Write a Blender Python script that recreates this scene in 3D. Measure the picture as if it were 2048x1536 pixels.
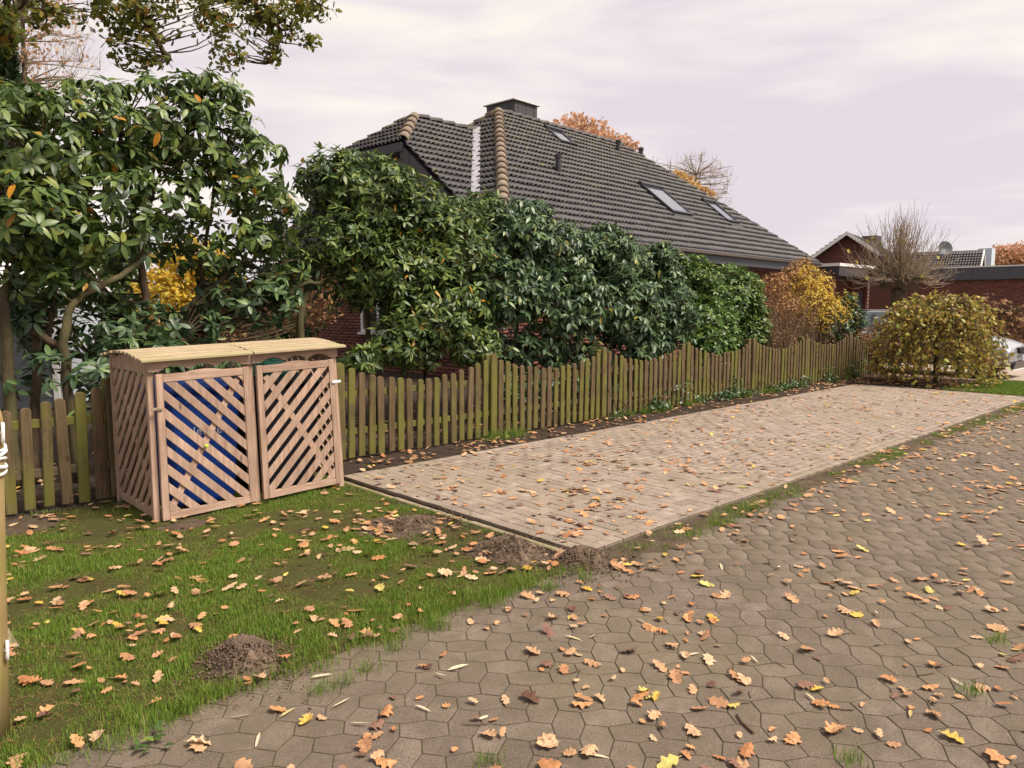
import bpy, bmesh, math, random
import numpy as np
from mathutils import Vector, Matrix, noise as mnoise

random.seed(7); rng = np.random.default_rng(7)
for o in list(bpy.data.objects): bpy.data.objects.remove(o)
S = bpy.context.scene
COL = S.collection

# ------------------------------------------------------------------ camera
EYE = 1.6; FPX = 1480.0; HEAD = math.radians(46.4); PITCH = math.atan(156 / FPX)
cam_d = bpy.data.cameras.new('camera'); cam = bpy.data.objects.new('camera', cam_d); COL.objects.link(cam)
cam_d.sensor_width = 36; cam_d.lens = 36 * FPX / 2048; cam_d.clip_end = 3000; cam_d.clip_start = .05
cam.location = (0, 0, EYE); cam.rotation_euler = (math.pi / 2 - PITCH, 0, HEAD - math.pi / 2)
S.camera = cam
FW = np.array([math.cos(HEAD) * math.cos(PITCH), math.sin(HEAD) * math.cos(PITCH), -math.sin(PITCH)])
RT = np.array([math.sin(HEAD), -math.cos(HEAD), 0]); UP = np.cross(RT, FW); ORG = np.array([0, 0, EYE])
def ray(u, v): return FW + RT * (u - 1024) / FPX - UP * (v - 768) / FPX
def PY(u, v, Y): d = ray(u, v); return ORG + d * (Y / d[1])          # point of a sight line on the vertical plane y = Y
def PD(u, v, D): return ORG + ray(u, v) * D                          # point of a sight line at depth D
def PG(u, v, z=0.): d = ray(u, v); return ORG + d * ((z - EYE) / d[2])
def proj(P):
    d = np.asarray(P) - ORG; f = d @ FW
    return 1024 + FPX * (d @ RT) / f, 768 - FPX * (d @ UP) / f, f

# ------------------------------------------------------------------ sky and sun
SUN_EL = 54; SUN_AZ = math.radians(-66)          # azimuth of the sun in the xy plane, measured from +x
w = bpy.data.worlds.new('World'); S.world = w; w.use_nodes = True
nt = w.node_tree; N = nt.nodes; Lk = nt.links; N.clear()
out = N.new('ShaderNodeOutputWorld'); bg = N.new('ShaderNodeBackground'); bg.inputs['Strength'].default_value = .1
sky = N.new('ShaderNodeTexSky'); sky.sky_type = 'NISHITA'; sky.sun_disc = False
sky.sun_elevation = math.radians(SUN_EL); sky.sun_rotation = math.pi / 2 - SUN_AZ
tc = N.new('ShaderNodeTexCoord'); mp = N.new('ShaderNodeMapping'); mp.inputs['Scale'].default_value = (1.5, 1.5, 7.5)
mp.inputs['Rotation'].default_value = (.12, .1, .5)
nz = N.new('ShaderNodeTexNoise'); nz.inputs['Scale'].default_value = 1.5; nz.inputs['Detail'].default_value = 6; nz.inputs['Roughness'].default_value = .5
nz.inputs['Distortion'].default_value = .5
cr = N.new('ShaderNodeValToRGB'); e = cr.color_ramp.elements
e[0].position = .40; e[0].color = (.775, .70, .755, 1); e[1].position = .60; e[1].color = (1., .915, .84, 1)
m1 = e_ = cr.color_ramp.elements.new(.5); m1.color = (.885, .805, .81, 1)
sc = N.new('ShaderNodeVectorMath'); sc.operation = 'SCALE'; sc.inputs['Scale'].default_value = 6.15
mx = N.new('ShaderNodeMix'); mx.data_type = 'RGBA'; mx.inputs['Factor'].default_value = .96
Lk.new(tc.outputs['Generated'], mp.inputs['Vector']); Lk.new(mp.outputs[0], nz.inputs['Vector']); Lk.new(nz.outputs['Fac'], cr.inputs['Fac'])
Lk.new(cr.outputs['Color'], sc.inputs[0]); Lk.new(sky.outputs[0], mx.inputs['A']); Lk.new(sc.outputs[0], mx.inputs['B'])
Lk.new(mx.outputs['Result'], bg.inputs['Color']); Lk.new(bg.outputs[0], out.inputs['Surface'])
sd = bpy.data.lights.new('sun', 'SUN'); sd.energy = 3.9; sd.angle = math.radians(22); sd.color = (1, .90, .77)
sun = bpy.data.objects.new('sun', sd); COL.objects.link(sun)
sv = Vector((math.cos(SUN_AZ) * math.cos(math.radians(SUN_EL)), math.sin(SUN_AZ) * math.cos(math.radians(SUN_EL)), math.sin(math.radians(SUN_EL))))
sun.rotation_euler = (-sv).to_track_quat('-Z', 'Y').to_euler(); sun.location = (0, -20, 30)
VS = S.view_settings; VS.view_transform = 'Standard'; VS.look = 'None'; VS.gamma = 1; VS.use_curve_mapping = False; VS.exposure = 0.74
S.render.engine = 'CYCLES'

# ------------------------------------------------------------------ materials
def new_mat(name):
    m = bpy.data.materials.new(name); m.use_nodes = True; m.node_tree.nodes.clear(); return m
class NB:
    def __init__(s, m): s.t = m.node_tree; s.n = s.t.nodes; s.l = s.t.links
    def add(s, ty, **kw):
        n = s.n.new(ty)
        for k, v in kw.items():
            if k[0] == '_': setattr(n, k[1:], v)
            else:
                i = n.inputs[k.replace('__', ' ')]
                if hasattr(v, 'is_output') or isinstance(v, bpy.types.NodeSocket): s.l.new(v, i)
                else: i.default_value = v
        return n
    def coord(s, kind='Object', scale=(1, 1, 1)):
        if kind == 'World': c = s.add('ShaderNodeNewGeometry').outputs['Position']
        else: c = s.add('ShaderNodeTexCoord').outputs[kind]
        return s.add('ShaderNodeMapping', Vector=c, Scale=scale).outputs[0]
    def noise(s, vec, scale, detail=4, rough=.55, dist=0.):
        return s.add('ShaderNodeTexNoise', Vector=vec, Scale=scale, Detail=detail, Roughness=rough, Distortion=dist).outputs['Fac']
    def ramp(s, fac, stops, interp='LINEAR'):
        r = s.add('ShaderNodeValToRGB', Fac=fac); r.color_ramp.interpolation = interp
        while len(r.color_ramp.elements) < len(stops): r.color_ramp.elements.new(.5)
        for el, (p, c) in zip(r.color_ramp.elements, stops):
            el.position = p; el.color = (*c, 1) if len(c) == 3 else c
        return r.outputs['Color']
    def mix(s, f, a, b, mode='MIX'):
        n = s.add('ShaderNodeMix', _data_type='RGBA', _blend_type=mode)
        for k, v in (('Factor', f), ('A', a), ('B', b)):
            i = [x for x in n.inputs if x.name == k and x.type == ('VALUE' if k == 'Factor' else 'RGBA')][0]
            if isinstance(v, bpy.types.NodeSocket): s.l.new(v, i)
            else: i.default_value = v if k == 'Factor' else ((*v, 1) if len(v) == 3 else v)
        return [x for x in n.outputs if x.type == 'RGBA'][0]
    def math(s, op, a, b=0., clamp=False):
        n = s.add('ShaderNodeMath', _operation=op, _use_clamp=clamp)
        for i, v in enumerate((a, b)):
            if isinstance(v, bpy.types.NodeSocket): s.l.new(v, n.inputs[i])
            else: n.inputs[i].default_value = v
        return n.outputs[0]
    def rnd(s):
        a = s.add('ShaderNodeObjectInfo').outputs['Random']; b = s.add('ShaderNodeNewGeometry').outputs['Random Per Island']
        return s.math('FRACT', s.math('ADD', a, b))
    def bump(s, h, strength=.3, dist=.01):
        return s.add('ShaderNodeBump', Height=h, Strength=strength, Distance=dist).outputs[0]
    def out(s, col, rough=.8, bump=None, spec=.3, trans=None, metal=0., coat=0.):
        p = s.add('ShaderNodeBsdfPrincipled')
        for k, v in (('Base Color', col), ('Roughness', rough), ('Specular IOR Level', spec), ('Metallic', metal), ('Coat Weight', coat)):
            if isinstance(v, bpy.types.NodeSocket): s.l.new(v, p.inputs[k])
            else: p.inputs[k].default_value = v if k != 'Base Color' else ((*v, 1) if len(v) == 3 else v)
        if bump is not None: s.l.new(bump, p.inputs['Normal'])
        o = s.add('ShaderNodeOutputMaterial'); sh = p.outputs[0]
        if trans:
            t = s.add('ShaderNodeBsdfTranslucent')
            if isinstance(col, bpy.types.NodeSocket): s.l.new(col, t.inputs['Color'])
            else: t.inputs['Color'].default_value = (*col, 1)
            mxs = s.add('ShaderNodeMixShader', Fac=trans); s.l.new(sh, mxs.inputs[1]); s.l.new(t.outputs[0], mxs.inputs[2]); sh = mxs.outputs[0]
        s.l.new(sh, o.inputs['Surface'])

MAT = {}
def M_simple(name, col, rough=.7, spec=.3, metal=0., nscale=8., var=.25, bumps=.0, coat=0.):
    m = new_mat(name); b = NB(m); c = b.coord('Object')
    n = b.noise(c, nscale, 5)
    col2 = b.mix(n, tuple(x * (1 - var) for x in col), tuple(min(1, x * (1 + var)) for x in col))
    bp = b.bump(b.noise(c, nscale * 6, 4), bumps, .01) if bumps else None
    b.out(col2, rough, bp, spec, metal=metal, coat=coat); MAT[name] = m; return m
def M_leaf(name, stops, rough=.4, spec=.4, trans=.25, patch=0.):
    m = new_mat(name); b = NB(m); r = b.rnd(); col = b.ramp(r, stops)
    c = b.coord('Object'); n = b.noise(c, 14., 3)
    col = b.mix(b.math('MULTIPLY', n, .5), col, (0, 0, 0), 'MULTIPLY') if patch == 0 else b.mix(b.ramp(n, [(.45, (0, 0, 0)), (.62, (patch,) * 3)]), col, (.07, .03, .012))
    b.out(col, rough, None, spec, trans=trans); MAT[name] = m; return m
def M_wood(name, dark, light, axis_scale=(40, 40, 2.5), algae=None, rough=.8, z_algae=0., knots=True, tint=.25):
    m = new_mat(name); b = NB(m); r = b.rnd()
    off = b.add('ShaderNodeCombineXYZ', X=b.math('MULTIPLY', r, 37.), Y=b.math('MULTIPLY', r, 11.), Z=b.math('MULTIPLY', r, 23.)).outputs[0]
    base = b.add('ShaderNodeTexCoord').outputs['Object']
    v = b.add('ShaderNodeVectorMath', _operation='ADD'); b.l.new(base, v.inputs[0]); b.l.new(off, v.inputs[1])
    c = b.add('ShaderNodeMapping', Vector=v.outputs[0], Scale=axis_scale).outputs[0]
    g = b.noise(c, 1., 6, .65, .4)
    col = b.ramp(g, [(.28, dark), (.5, tuple((x + y) / 2 for x, y in zip(dark, light))), (.72, light)])
    col = b.mix(b.math('MULTIPLY', r, tint), col, tuple(x * .45 for x in dark), 'MIX')
    big = b.noise(v.outputs[0], 5., 4)
    col = b.mix(b.ramp(big, [(.4, (0, 0, 0)), (.7, (.35,) * 3)]), col, tuple(x * .6 for x in dark))
    if knots:
        kn = b.add('ShaderNodeTexVoronoi', Vector=b.add('ShaderNodeMapping', Vector=v.outputs[0], Scale=tuple(9 if x > 10 else 3. for x in axis_scale)).outputs[0], Scale=1.).outputs['Distance']
        col = b.mix(b.ramp(kn, [(.05, (.8,) * 3), (.13, (0, 0, 0))]), col, tuple(x * .35 for x in dark))
    if algae:
        an = b.noise(v.outputs[0], 3.2, 5, .6)
        am = b.ramp(b.math('ADD', an, b.math('MULTIPLY', b.math('SUBTRACT', r, .5), .38)), [(.46, (0, 0, 0)), (.7, (.85,) * 3)])
        if z_algae:
            zz = b.add('ShaderNodeSeparateXYZ', Vector=b.add('ShaderNodeNewGeometry').outputs['Position']).outputs['Z']
            zm = b.ramp(b.math('ADD', zz, b.math('MULTIPLY', an, .3)), [(.12, (.25,) * 3), (.28, (z_algae,) * 3), (.46, (z_algae * .7,) * 3), (.58, (0, 0, 0))])
            zm = b.mix(b.ramp(b.math('FRACT', b.math('MULTIPLY', r, 7.3)), [(.35, (0, 0, 0)), (.6, (1,) * 3)]), (0, 0, 0), zm)
            am = b.mix(1., am, zm, 'LIGHTEN')
        col = b.mix(am, col, b.mix(g, tuple(x * .6 for x in algae), algae))
    b.out(col, rough, b.bump(g, .35, .004), .2); MAT[name] = m; return m
def M_ground(name, stops, scale=6., fine=60., rough=.95, bumps=.6, dist=.02, spec=.1, kind='World'):
    m = new_mat(name); b = NB(m); c = b.coord(kind)
    n = b.noise(c, scale, 8, .65); f = b.noise(c, fine, 4, .7)
    col = b.ramp(b.math('ADD', b.math('MULTIPLY', n, .65), b.math('MULTIPLY', f, .35)), stops)
    b.out(col, rough, b.bump(b.math('ADD', n, b.math('MULTIPLY', f, .5)), bumps, dist), spec); MAT[name] = m; return m
def M_paver(name, c0, c1, moss, moss_amt, speck=1.):
    m = new_mat(name); b = NB(m); r = b.rnd(); c = b.coord('World')
    f = b.noise(c, 230., 3, .8); g = b.noise(c, 75., 4, .7); n = b.noise(c, 9., 6, .65); bigp = b.noise(c, .8, 6, .62); st = b.noise(c, 3.1, 5, .6, .6)
    col = b.mix(r, c0, c1)
    col = b.mix(b.ramp(n, [(.35, (0, 0, 0)), (.68, (.7,) * 3)]), col, tuple(x * .6 for x in c0))
    col = b.mix(b.ramp(st, [(.5, (0, 0, 0)), (.66, (.55,) * 3)]), col, tuple(x * .55 for x in c0))
    col = b.mix(b.ramp(g, [(.34, (.6 * speck,) * 3), (.48, (0, 0, 0))]), col, tuple(x * .45 for x in c0))
    col = b.mix(b.ramp(f, [(.36, (.75 * speck,) * 3), (.48, (0, 0, 0))]), col, tuple(x * .35 for x in c0))
    col = b.mix(b.ramp(f, [(.60, (0, 0, 0)), (.68, (.85 * speck,) * 3)]), col, tuple(min(1, x * 2.2) for x in c1))
    mo = b.ramp(b.math('ADD', b.math('MULTIPLY', bigp, .7), b.math('MULTIPLY', n, .3)), [(.44, (0, 0, 0)), (.60, (moss_amt,) * 3)])
    col = b.mix(mo, col, moss)
    b.out(col, .9, b.bump(b.math('ADD', b.math('ADD', f, g), b.math('MULTIPLY', n, .6)), .7, .004), .2); MAT[name] = m; return m

M_paver('road_stone', (.152, .118, .093), (.215, .171, .136), (.165, .138, .08), .4)
M_paver('drive_brick', (.28, .222, .183), (.40, .322, .27), (.25, .205, .145), .6, .8)
M_paver('kerb_stone', (.30, .24, .17), (.34, .28, .2), (.17, .17, .05), .8, .6)
M_ground('joint_soil', [(.3, (.045, .036, .026)), (.5, (.085, .068, .047)), (.64, (.085, .082, .03)), (.75, (.11, .13, .03))], 4, 90)
M_ground('soil', [(.3, (.022, .016, .012)), (.5, (.05, .036, .027)), (.7, (.10, .072, .052))], 7, 120, bumps=.9, dist=.03)
M_ground('lawn_soil', [(.3, (.035, .026, .015)), (.44, (.075, .06, .026)), (.52, (.075, .085, .022)), (.60, (.09, .07, .032)), (.75, (.15, .11, .06))], 5, 130, bumps=1., dist=.03)
M_ground('worn_soil', [(.3, (.045, .033, .022)), (.5, (.09, .066, .045)), (.7, (.16, .12, .085))], 9, 110, bumps=.9, dist=.02)
M_ground('mole_soil', [(.28, (.06, .042, .03)), (.5, (.16, .115, .083)), (.72, (.31, .225, .165))], 16, 110, bumps=1., dist=.02)
M_ground('far_ground', [(.3, (.06, .06, .025)), (.5, (.09, .10, .03)), (.7, (.14, .12, .06))], 1.5, 20)
M_ground('forecourt_stone', [(.3, (.26, .22, .18)), (.5, (.34, .28, .23)), (.7, (.40, .34, .28))], 3, 120, bumps=.2)
M_wood('fence_wood', (.065, .044, .022), (.18, .127, .07), algae=(.165, .16, .035), z_algae=.85)
M_wood('rail_wood', (.07, .05, .03), (.15, .115, .07), (3, 40, 40), algae=(.16, .16, .03))
M_wood('box_wood', (.30, .19, .135), (.58, .41, .315), (45, 45, 3), knots=True, tint=.35)
M_wood('box_wood_x', (.30, .19, .135), (.58, .41, .315), (3, 45, 45), knots=True, tint=.35)
M_wood('box_roof_wood', (.30, .22, .135), (.54, .43, .29), (2.5, 45, 45), algae=(.42, .38, .2), knots=False, tint=.2)
M_wood('post_wood', (.27, .19, .08), (.44, .33, .16), (30, 30, 2), algae=(.27, .25, .06))
M_wood('bark', (.045, .032, .022), (.15, .105, .065), (22, 22, 5), algae=(.12, .11, .05), rough=.95, knots=False)
M_wood('twig', (.07, .045, .03), (.2, .14, .09), (30, 30, 30), rough=.9, knots=False)
M_wood('pale_twig', (.22, .16, .11), (.42, .33, .24), (30, 30, 30), rough=.9, knots=False)
RH = [(0., (.035, .065, .022)), (.3, (.075, .135, .035)), (.65, (.14, .215, .05)), (.955, (.25, .32, .075)), (.985, (.27, .28, .04)), (.995, (.6, .3, .03)), (1., (.62, .26, .02))]
M_leaf('rhodo_leaf', RH, .42, .45, .25)
M_leaf('rhodo_dark_leaf', [(0., (.032, .068, .034)), (.5, (.078, .145, .058)), (.9, (.145, .23, .08)), (.985, (.23, .30, .09)), (1., (.4, .3, .04))], .42, .5, .18)
M_leaf('laurel_leaf', [(0., (.04, .09, .025)), (.5, (.09, .18, .035)), (.8, (.17, .29, .045)), (1., (.30, .38, .07))], .42, .45, .3)
M_leaf('oak_tree_leaf', [(0., (.10, .13, .025)), (.45, (.17, .20, .035)), (.8, (.30, .28, .045)), (.94, (.38, .26, .05)), (1., (.34, .14, .03))], .55, .3, .5)
M_leaf('fallen_leaf', [(0., (.30, .13, .065)), (.2, (.46, .22, .115)), (.42, (.56, .31, .17)), (.62, (.52, .24, .095)), (.76, (.62, .42, .24)), (.87, (.55, .36, .07)), (.95, (.22, .11, .07)), (1., (.5, .44, .12))], .65, .25, .12, .5)
M_leaf('brown_leaf', [(0., (.16, .08, .04)), (.4, (.32, .17, .085)), (.8, (.48, .28, .14)), (1., (.58, .36, .14))], .7, .2, .2)
M_leaf('willow_leaf', [(0., (.62, .52, .36)), (.6, (.78, .68, .5)), (1., (.55, .45, .15))], .6, .3, .1)
M_leaf('yellow_leaf', [(0., (.45, .30, .04)), (.4, (.62, .46, .06)), (.75, (.5, .5, .09)), (1., (.3, .36, .06))], .55, .3, .35)
M_leaf('gold_leaf', [(0., (.62, .36, .04)), (.5, (.85, .58, .07)), (1., (.75, .66, .12))], .55, .3, .5)
M_leaf('weeping_leaf', [(0., (.20, .11, .045)), (.22, (.38, .24, .06)), (.45, (.56, .42, .08)), (.75, (.44, .43, .08)), (1., (.24, .30, .06))], .5, .35, .3, .5)
M_leaf('orange_crown', [(0., (.62, .32, .17)), (.5, (.80, .46, .28)), (1., (.86, .58, .38))], .8, .1, .5)
M_leaf('ochre_crown', [(0., (.6, .36, .12)), (.5, (.78, .5, .2)), (1., (.82, .58, .28))], .8, .1, .5)
M_leaf('ivy_leaf', [(0., (.02, .05, .02)), (.6, (.05, .11, .035)), (1., (.1, .17, .05))], .4, .4, .15)
M_leaf('dark_crown', [(0., (.02, .045, .02)), (1., (.06, .09, .03))], .7, .2, .1)
M_leaf('grass_blade', [(0., (.10, .17, .024)), (.4, (.18, .31, .036)), (.75, (.25, .41, .05)), (.9, (.34, .40, .08)), (1., (.42, .36, .16))], .55, .3, .35)
M_leaf('hydrangea_head', [(0., (.30, .155, .075)), (.5, (.45, .25, .12)), (1., (.58, .36, .15))], .8, .1, .2)
# roof tiles with moss
m = new_mat('roof_tile'); b = NB(m); c = b.coord('World'); r = b.rnd()
n = b.noise(c, 3.2, 6, .65); f = b.noise(c, 40., 4, .7)
col = b.mix(r, (.036, .033, .038), (.066, .06, .068)); col = b.mix(b.ramp(f, [(.4, (0, 0, 0)), (.7, (.4,) * 3)]), col, (.13, .12, .12))
gz = b.add('ShaderNodeSeparateXYZ', Vector=b.add('ShaderNodeNewGeometry').outputs['Position']).outputs['Z']
up = b.ramp(b.math('MULTIPLY', gz, .1), [(.45, (0, 0, 0)), (.75, (.4,) * 3)])
col = b.mix(up, col, b.mix(n, (.07, .062, .042), (.12, .10, .07)))
mo = b.ramp(b.math('ADD', b.math('MULTIPLY', n, .5), b.math('MULTIPLY', b.noise(c, 11., 3), .5)), [(.57, (0, 0, 0)), (.66, (.85,) * 3)])
col = b.mix(mo, col, b.mix(f, (.10, .10, .02), (.24, .23, .06)))
b.out(col, .58, b.bump(f, .3, .004), .4); MAT['roof_tile'] = m
m = new_mat('ridge_tile'); b = NB(m); c = b.coord('World'); n = b.noise(c, 6., 6, .65); r = b.rnd()
col = b.mix(r, (.165, .125, .098), (.25, .195, .155)); col = b.mix(b.ramp(n, [(.5, (0, 0, 0)), (.68, (.6,) * 3)]), col, (.29, .23, .12))
b.out(col, .85, b.bump(n, .3, .01), .2); MAT['ridge_tile'] = m
# brick pieces
m = new_mat('brick_face'); b = NB(m); r = b.rnd(); f = b.noise(b.coord('World'), 60., 4, .7)
col = b.ramp(r, [(0., (.075, .026, .022)), (.4, (.14, .046, .034)), (.75, (.19, .066, .047)), (1., (.11, .045, .038))]); col = b.mix(b.math('MULTIPLY', f, .5), col, (.22, .10, .075))
b.out(col, .85, b.bump(f, .3, .004), .2); MAT['brick_face'] = m
M_simple('mortar', (.17, .14, .12), .95, .1, nscale=20)
M_simple('dark_board', (.035, .033, .038), .5, .4, nscale=3, var=.3)
M_simple('anthracite_metal', (.06, .063, .075), .45, .4, nscale=2, var=.12)
M_simple('pale_metal', (.62, .60, .58), .4, .5, nscale=3, var=.08)
M_simple('flashing', (.27, .26, .29), .5, .5, nscale=5, var=.3)
M_simple('slate', (.055, .05, .055), .6, .4, nscale=20, var=.3)
M_simple('white_paint', (.72, .69, .68), .5, .4, nscale=3, var=.07)
M_simple('white_plastic', (.80, .78, .74), .4, .5, nscale=3, var=.05)
M_simple('shed_grey', (.085, .095, .105), .55, .4, nscale=3, var=.12)
M_simple('pale_blue_panel', (.50, .55, .62), .4, .5, nscale=3, var=.1)
M_simple('bin_blue', (.015, .085, .46), .42, .5, nscale=6, var=.2)
M_simple('bin_dark', (.018, .02, .03), .45, .5, nscale=6, var=.2)
M_simple('bin_green', (.02, .16, .12), .45, .5, nscale=6, var=.2)
M_simple('green_cap', (.45, .62, .03), .5, .4, nscale=6, var=.1)
M_simple('black_rubber', (.018, .018, .019), .8, .3, nscale=10, var=.2)
M_simple('car_paint', (.50, .51, .54), .3, .5, metal=.65, nscale=2, var=.05, coat=.6)
M_simple('car_black', (.012, .012, .014), .3, .5, nscale=4, var=.2)
M_simple('rim_metal', (.45, .45, .47), .35, .5, metal=.8, nscale=4, var=.1)
M_simple('plate_white', (.75, .75, .74), .5, .4, nscale=4, var=.03)
M_simple('plate_blue', (.02, .05, .4), .5, .4, nscale=4, var=.03)
M_simple('print_white', (.6, .62, .68), .5, .3, nscale=4, var=.03)
M_simple('steel', (.35, .35, .36), .4, .5, metal=.9, nscale=9, var=.2)
m = new_mat('glass_pane'); b = NB(m); b.out((.35, .38, .42), .06, None, .9, metal=.85); MAT['glass_pane'] = m
m = new_mat('dark_glass'); b = NB(m); b.out((.03, .035, .04), .05, None, .8, coat=.5); MAT['dark_glass'] = m
m = new_mat('car_window'); b = NB(m); b.out((.10, .125, .14), .05, None, 1., metal=.35, coat=.8); MAT['car_window'] = m
m = new_mat('lamp_glass'); b = NB(m); b.out((.45, .48, .52), .08, None, .8, metal=.5, coat=.8); MAT['lamp_glass'] = m

# ------------------------------------------------------------------ object helpers
def tag(o, label=None, cat=None, group=None, kind=None):
    if label: o['label'] = label
    if cat: o['category'] = cat
    if group: o['group'] = group
    if kind: o['kind'] = kind
    return o
def empty(name, loc, label=None, cat=None, group=None, rz=0.):
    o = bpy.data.objects.new(name, None); o.location = loc; o.rotation_euler = (0, 0, rz); o.empty_display_size = .1
    COL.objects.link(o); return tag(o, label, cat, group)
def link(name, me, mat=None, parent=None, loc=None, kind=None):
    if mat and not me.materials: me.materials.append(MAT[mat])
    o = bpy.data.objects.new(name, me); COL.objects.link(o)
    if parent is not None: o.parent = parent
    if loc is not None: o.location = loc
    if kind: o['kind'] = kind
    return o
class MB:
    """collects vertices and faces; build() makes ONE mesh object, vertices given in world space and shifted to the parent's frame"""
    def __init__(s): s.v = []; s.f = []
    def add(s, v, f):
        k = len(s.v); s.v += [tuple(map(float, x)) for x in v]; s.f += [tuple(i + k for i in q) for q in f]; return s
    def box(s, x0, x1, y0, y1, z0, z1):
        return s.add([(x0, y0, z0), (x1, y0, z0), (x1, y1, z0), (x0, y1, z0), (x0, y0, z1), (x1, y0, z1), (x1, y1, z1), (x0, y1, z1)],
                     [(0, 3, 2, 1), (4, 5, 6, 7), (0, 1, 5, 4), (1, 2, 6, 5), (2, 3, 7, 6), (3, 0, 4, 7)])
    def bar(s, p, q, w, h, up=(0, 0, 1)):
        p = np.array(p, float); q = np.array(q, float); d = q - p; d /= np.linalg.norm(d); u = np.array(up, float); sx = np.cross(d, u); sx /= np.linalg.norm(sx); u = np.cross(sx, d)
        c = [(-1, -1), (1, -1), (1, 1), (-1, 1)]
        v = [p + sx * a * w / 2 + u * b_ * h / 2 for a, b_ in c] + [q + sx * a * w / 2 + u * b_ * h / 2 for a, b_ in c]
        return s.add(v, [(0, 1, 2, 3), (7, 6, 5, 4), (0, 4, 5, 1), (1, 5, 6, 2), (2, 6, 7, 3), (3, 7, 4, 0)])
    def tube(s, pts, rad, n=6, cap=True):
        pts = [np.array(p, float) for p in pts]; rad = [rad] * len(pts) if np.isscalar(rad) else rad
        V = []; F = []
        ref = np.array([.31, .17, .93])
        for i, p in enumerate(pts):
            d = pts[min(i + 1, len(pts) - 1)] - pts[max(i - 1, 0)]; d /= (np.linalg.norm(d) + 1e-9)
            a = np.cross(d, ref); 
            if np.linalg.norm(a) < .05: a = np.cross(d, np.array([1, 0, 0.]))
            a /= np.linalg.norm(a); c = np.cross(d, a)
            for k in range(n):
                t = 2 * math.pi * k / n; V.append(p + (a * math.cos(t) + c * math.sin(t)) * rad[i])
        for i in range(len(pts) - 1):
            for k in range(n): F.append((i * n + k, i * n + (k + 1) % n, (i + 1) * n + (k + 1) % n, (i + 1) * n + k))
        if cap: F.append(tuple(range(n))[::-1]); F.append(tuple((len(pts) - 1) * n + k for k in range(n)))
        return s.add(V, F)
    def lathe(s, prof, c, n=16):
        V = []; F = []
        for r_, z_ in prof:
            for k in range(n): t = 2 * math.pi * k / n; V.append((c[0] + r_ * math.cos(t), c[1] + r_ * math.sin(t), c[2] + z_))
        for i in range(len(prof) - 1):
            for k in range(n): F.append((i * n + k, i * n + (k + 1) % n, (i + 1) * n + (k + 1) % n, (i + 1) * n + k))
        return s.add(V, F)
    def mesh(s, name, off=(0, 0, 0), smooth=False):
        me = bpy.data.meshes.new(name)
        me.from_pydata([(x - off[0], y - off[1], z - off[2]) for x, y, z in s.v], [], s.f)
        if smooth: me.polygons.foreach_set('use_smooth', [True] * len(me.polygons))
        me.update(); return me
    def build(s, name, mat, parent=None, smooth=False, kind=None, bevel=0., off=None):
        base = (0, 0, 0)
        if parent is not None:
            q = parent; base = np.zeros(3)
            while q is not None: base = base + np.array(q.location); q = q.parent
        if off is None: off = base
        o = link(name, s.mesh(name, off, smooth), mat, parent, kind=kind)
        if parent is None and any(off): o.location = off
        if bevel:
            md = o.modifiers.new('bevel', 'BEVEL'); md.width = bevel; md.segments = 1; md.limit_method = 'ANGLE'
        return o

def inst_mesh(name, tv, tf, R, T, mat, smooth=False, parent=None, kind='stuff', base=None, label=None, cat=None):
    """one mesh holding copies of template (tv, tf) under matrices R (n,3,3) and offsets T (n,3)"""
    tv = np.asarray(tv, float); n = len(T); k = len(tv)
    if n == 0: return None
    off = np.zeros(3)
    if parent is not None:
        q = parent
        while q is not None: off = off + np.array(q.location); q = q.parent
    elif base is not None: off = np.array(base, float)
    V = (np.einsum('nij,kj->nki', R, tv) + np.asarray(T)[:, None, :] - off).reshape(-1, 3)
    lt = np.array([len(q) for q in tf]); li = np.concatenate([np.array(q) for q in tf])
    LI = (li[None, :] + (np.arange(n) * k)[:, None]).reshape(-1); LT = np.tile(lt, n); LS = np.concatenate([[0], np.cumsum(LT)[:-1]])
    me = bpy.data.meshes.new(name); me.vertices.add(n * k); me.vertices.foreach_set('co', V.astype(np.float32).ravel())
    me.loops.add(len(LI)); me.loops.foreach_set('vertex_index', LI.astype(np.int32))
    me.polygons.add(len(LT)); me.polygons.foreach_set('loop_start', LS.astype(np.int32)); me.polygons.foreach_set('loop_total', LT.astype(np.int32))
    me.update(calc_edges=True); me.validate()
    if smooth: me.polygons.foreach_set('use_smooth', [True] * len(me.polygons))
    o = link(name, me, mat, parent, kind=kind)
    if parent is None and base is not None: o.location = base
    return tag(o, label, cat)
def norm(v): v = np.asarray(v, float); return v / (np.linalg.norm(v, axis=-1, keepdims=True) + 1e-9)
def frames(X, Z):
    """rotation matrices with columns x = X, z ~ Z"""
    X = norm(X); Y = norm(np.cross(Z, X)); Zn = np.cross(X, Y); return np.stack([X, Y, Zn], axis=-1)
def rand_dirs(n): return norm(rng.normal(size=(n, 3)))
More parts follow.
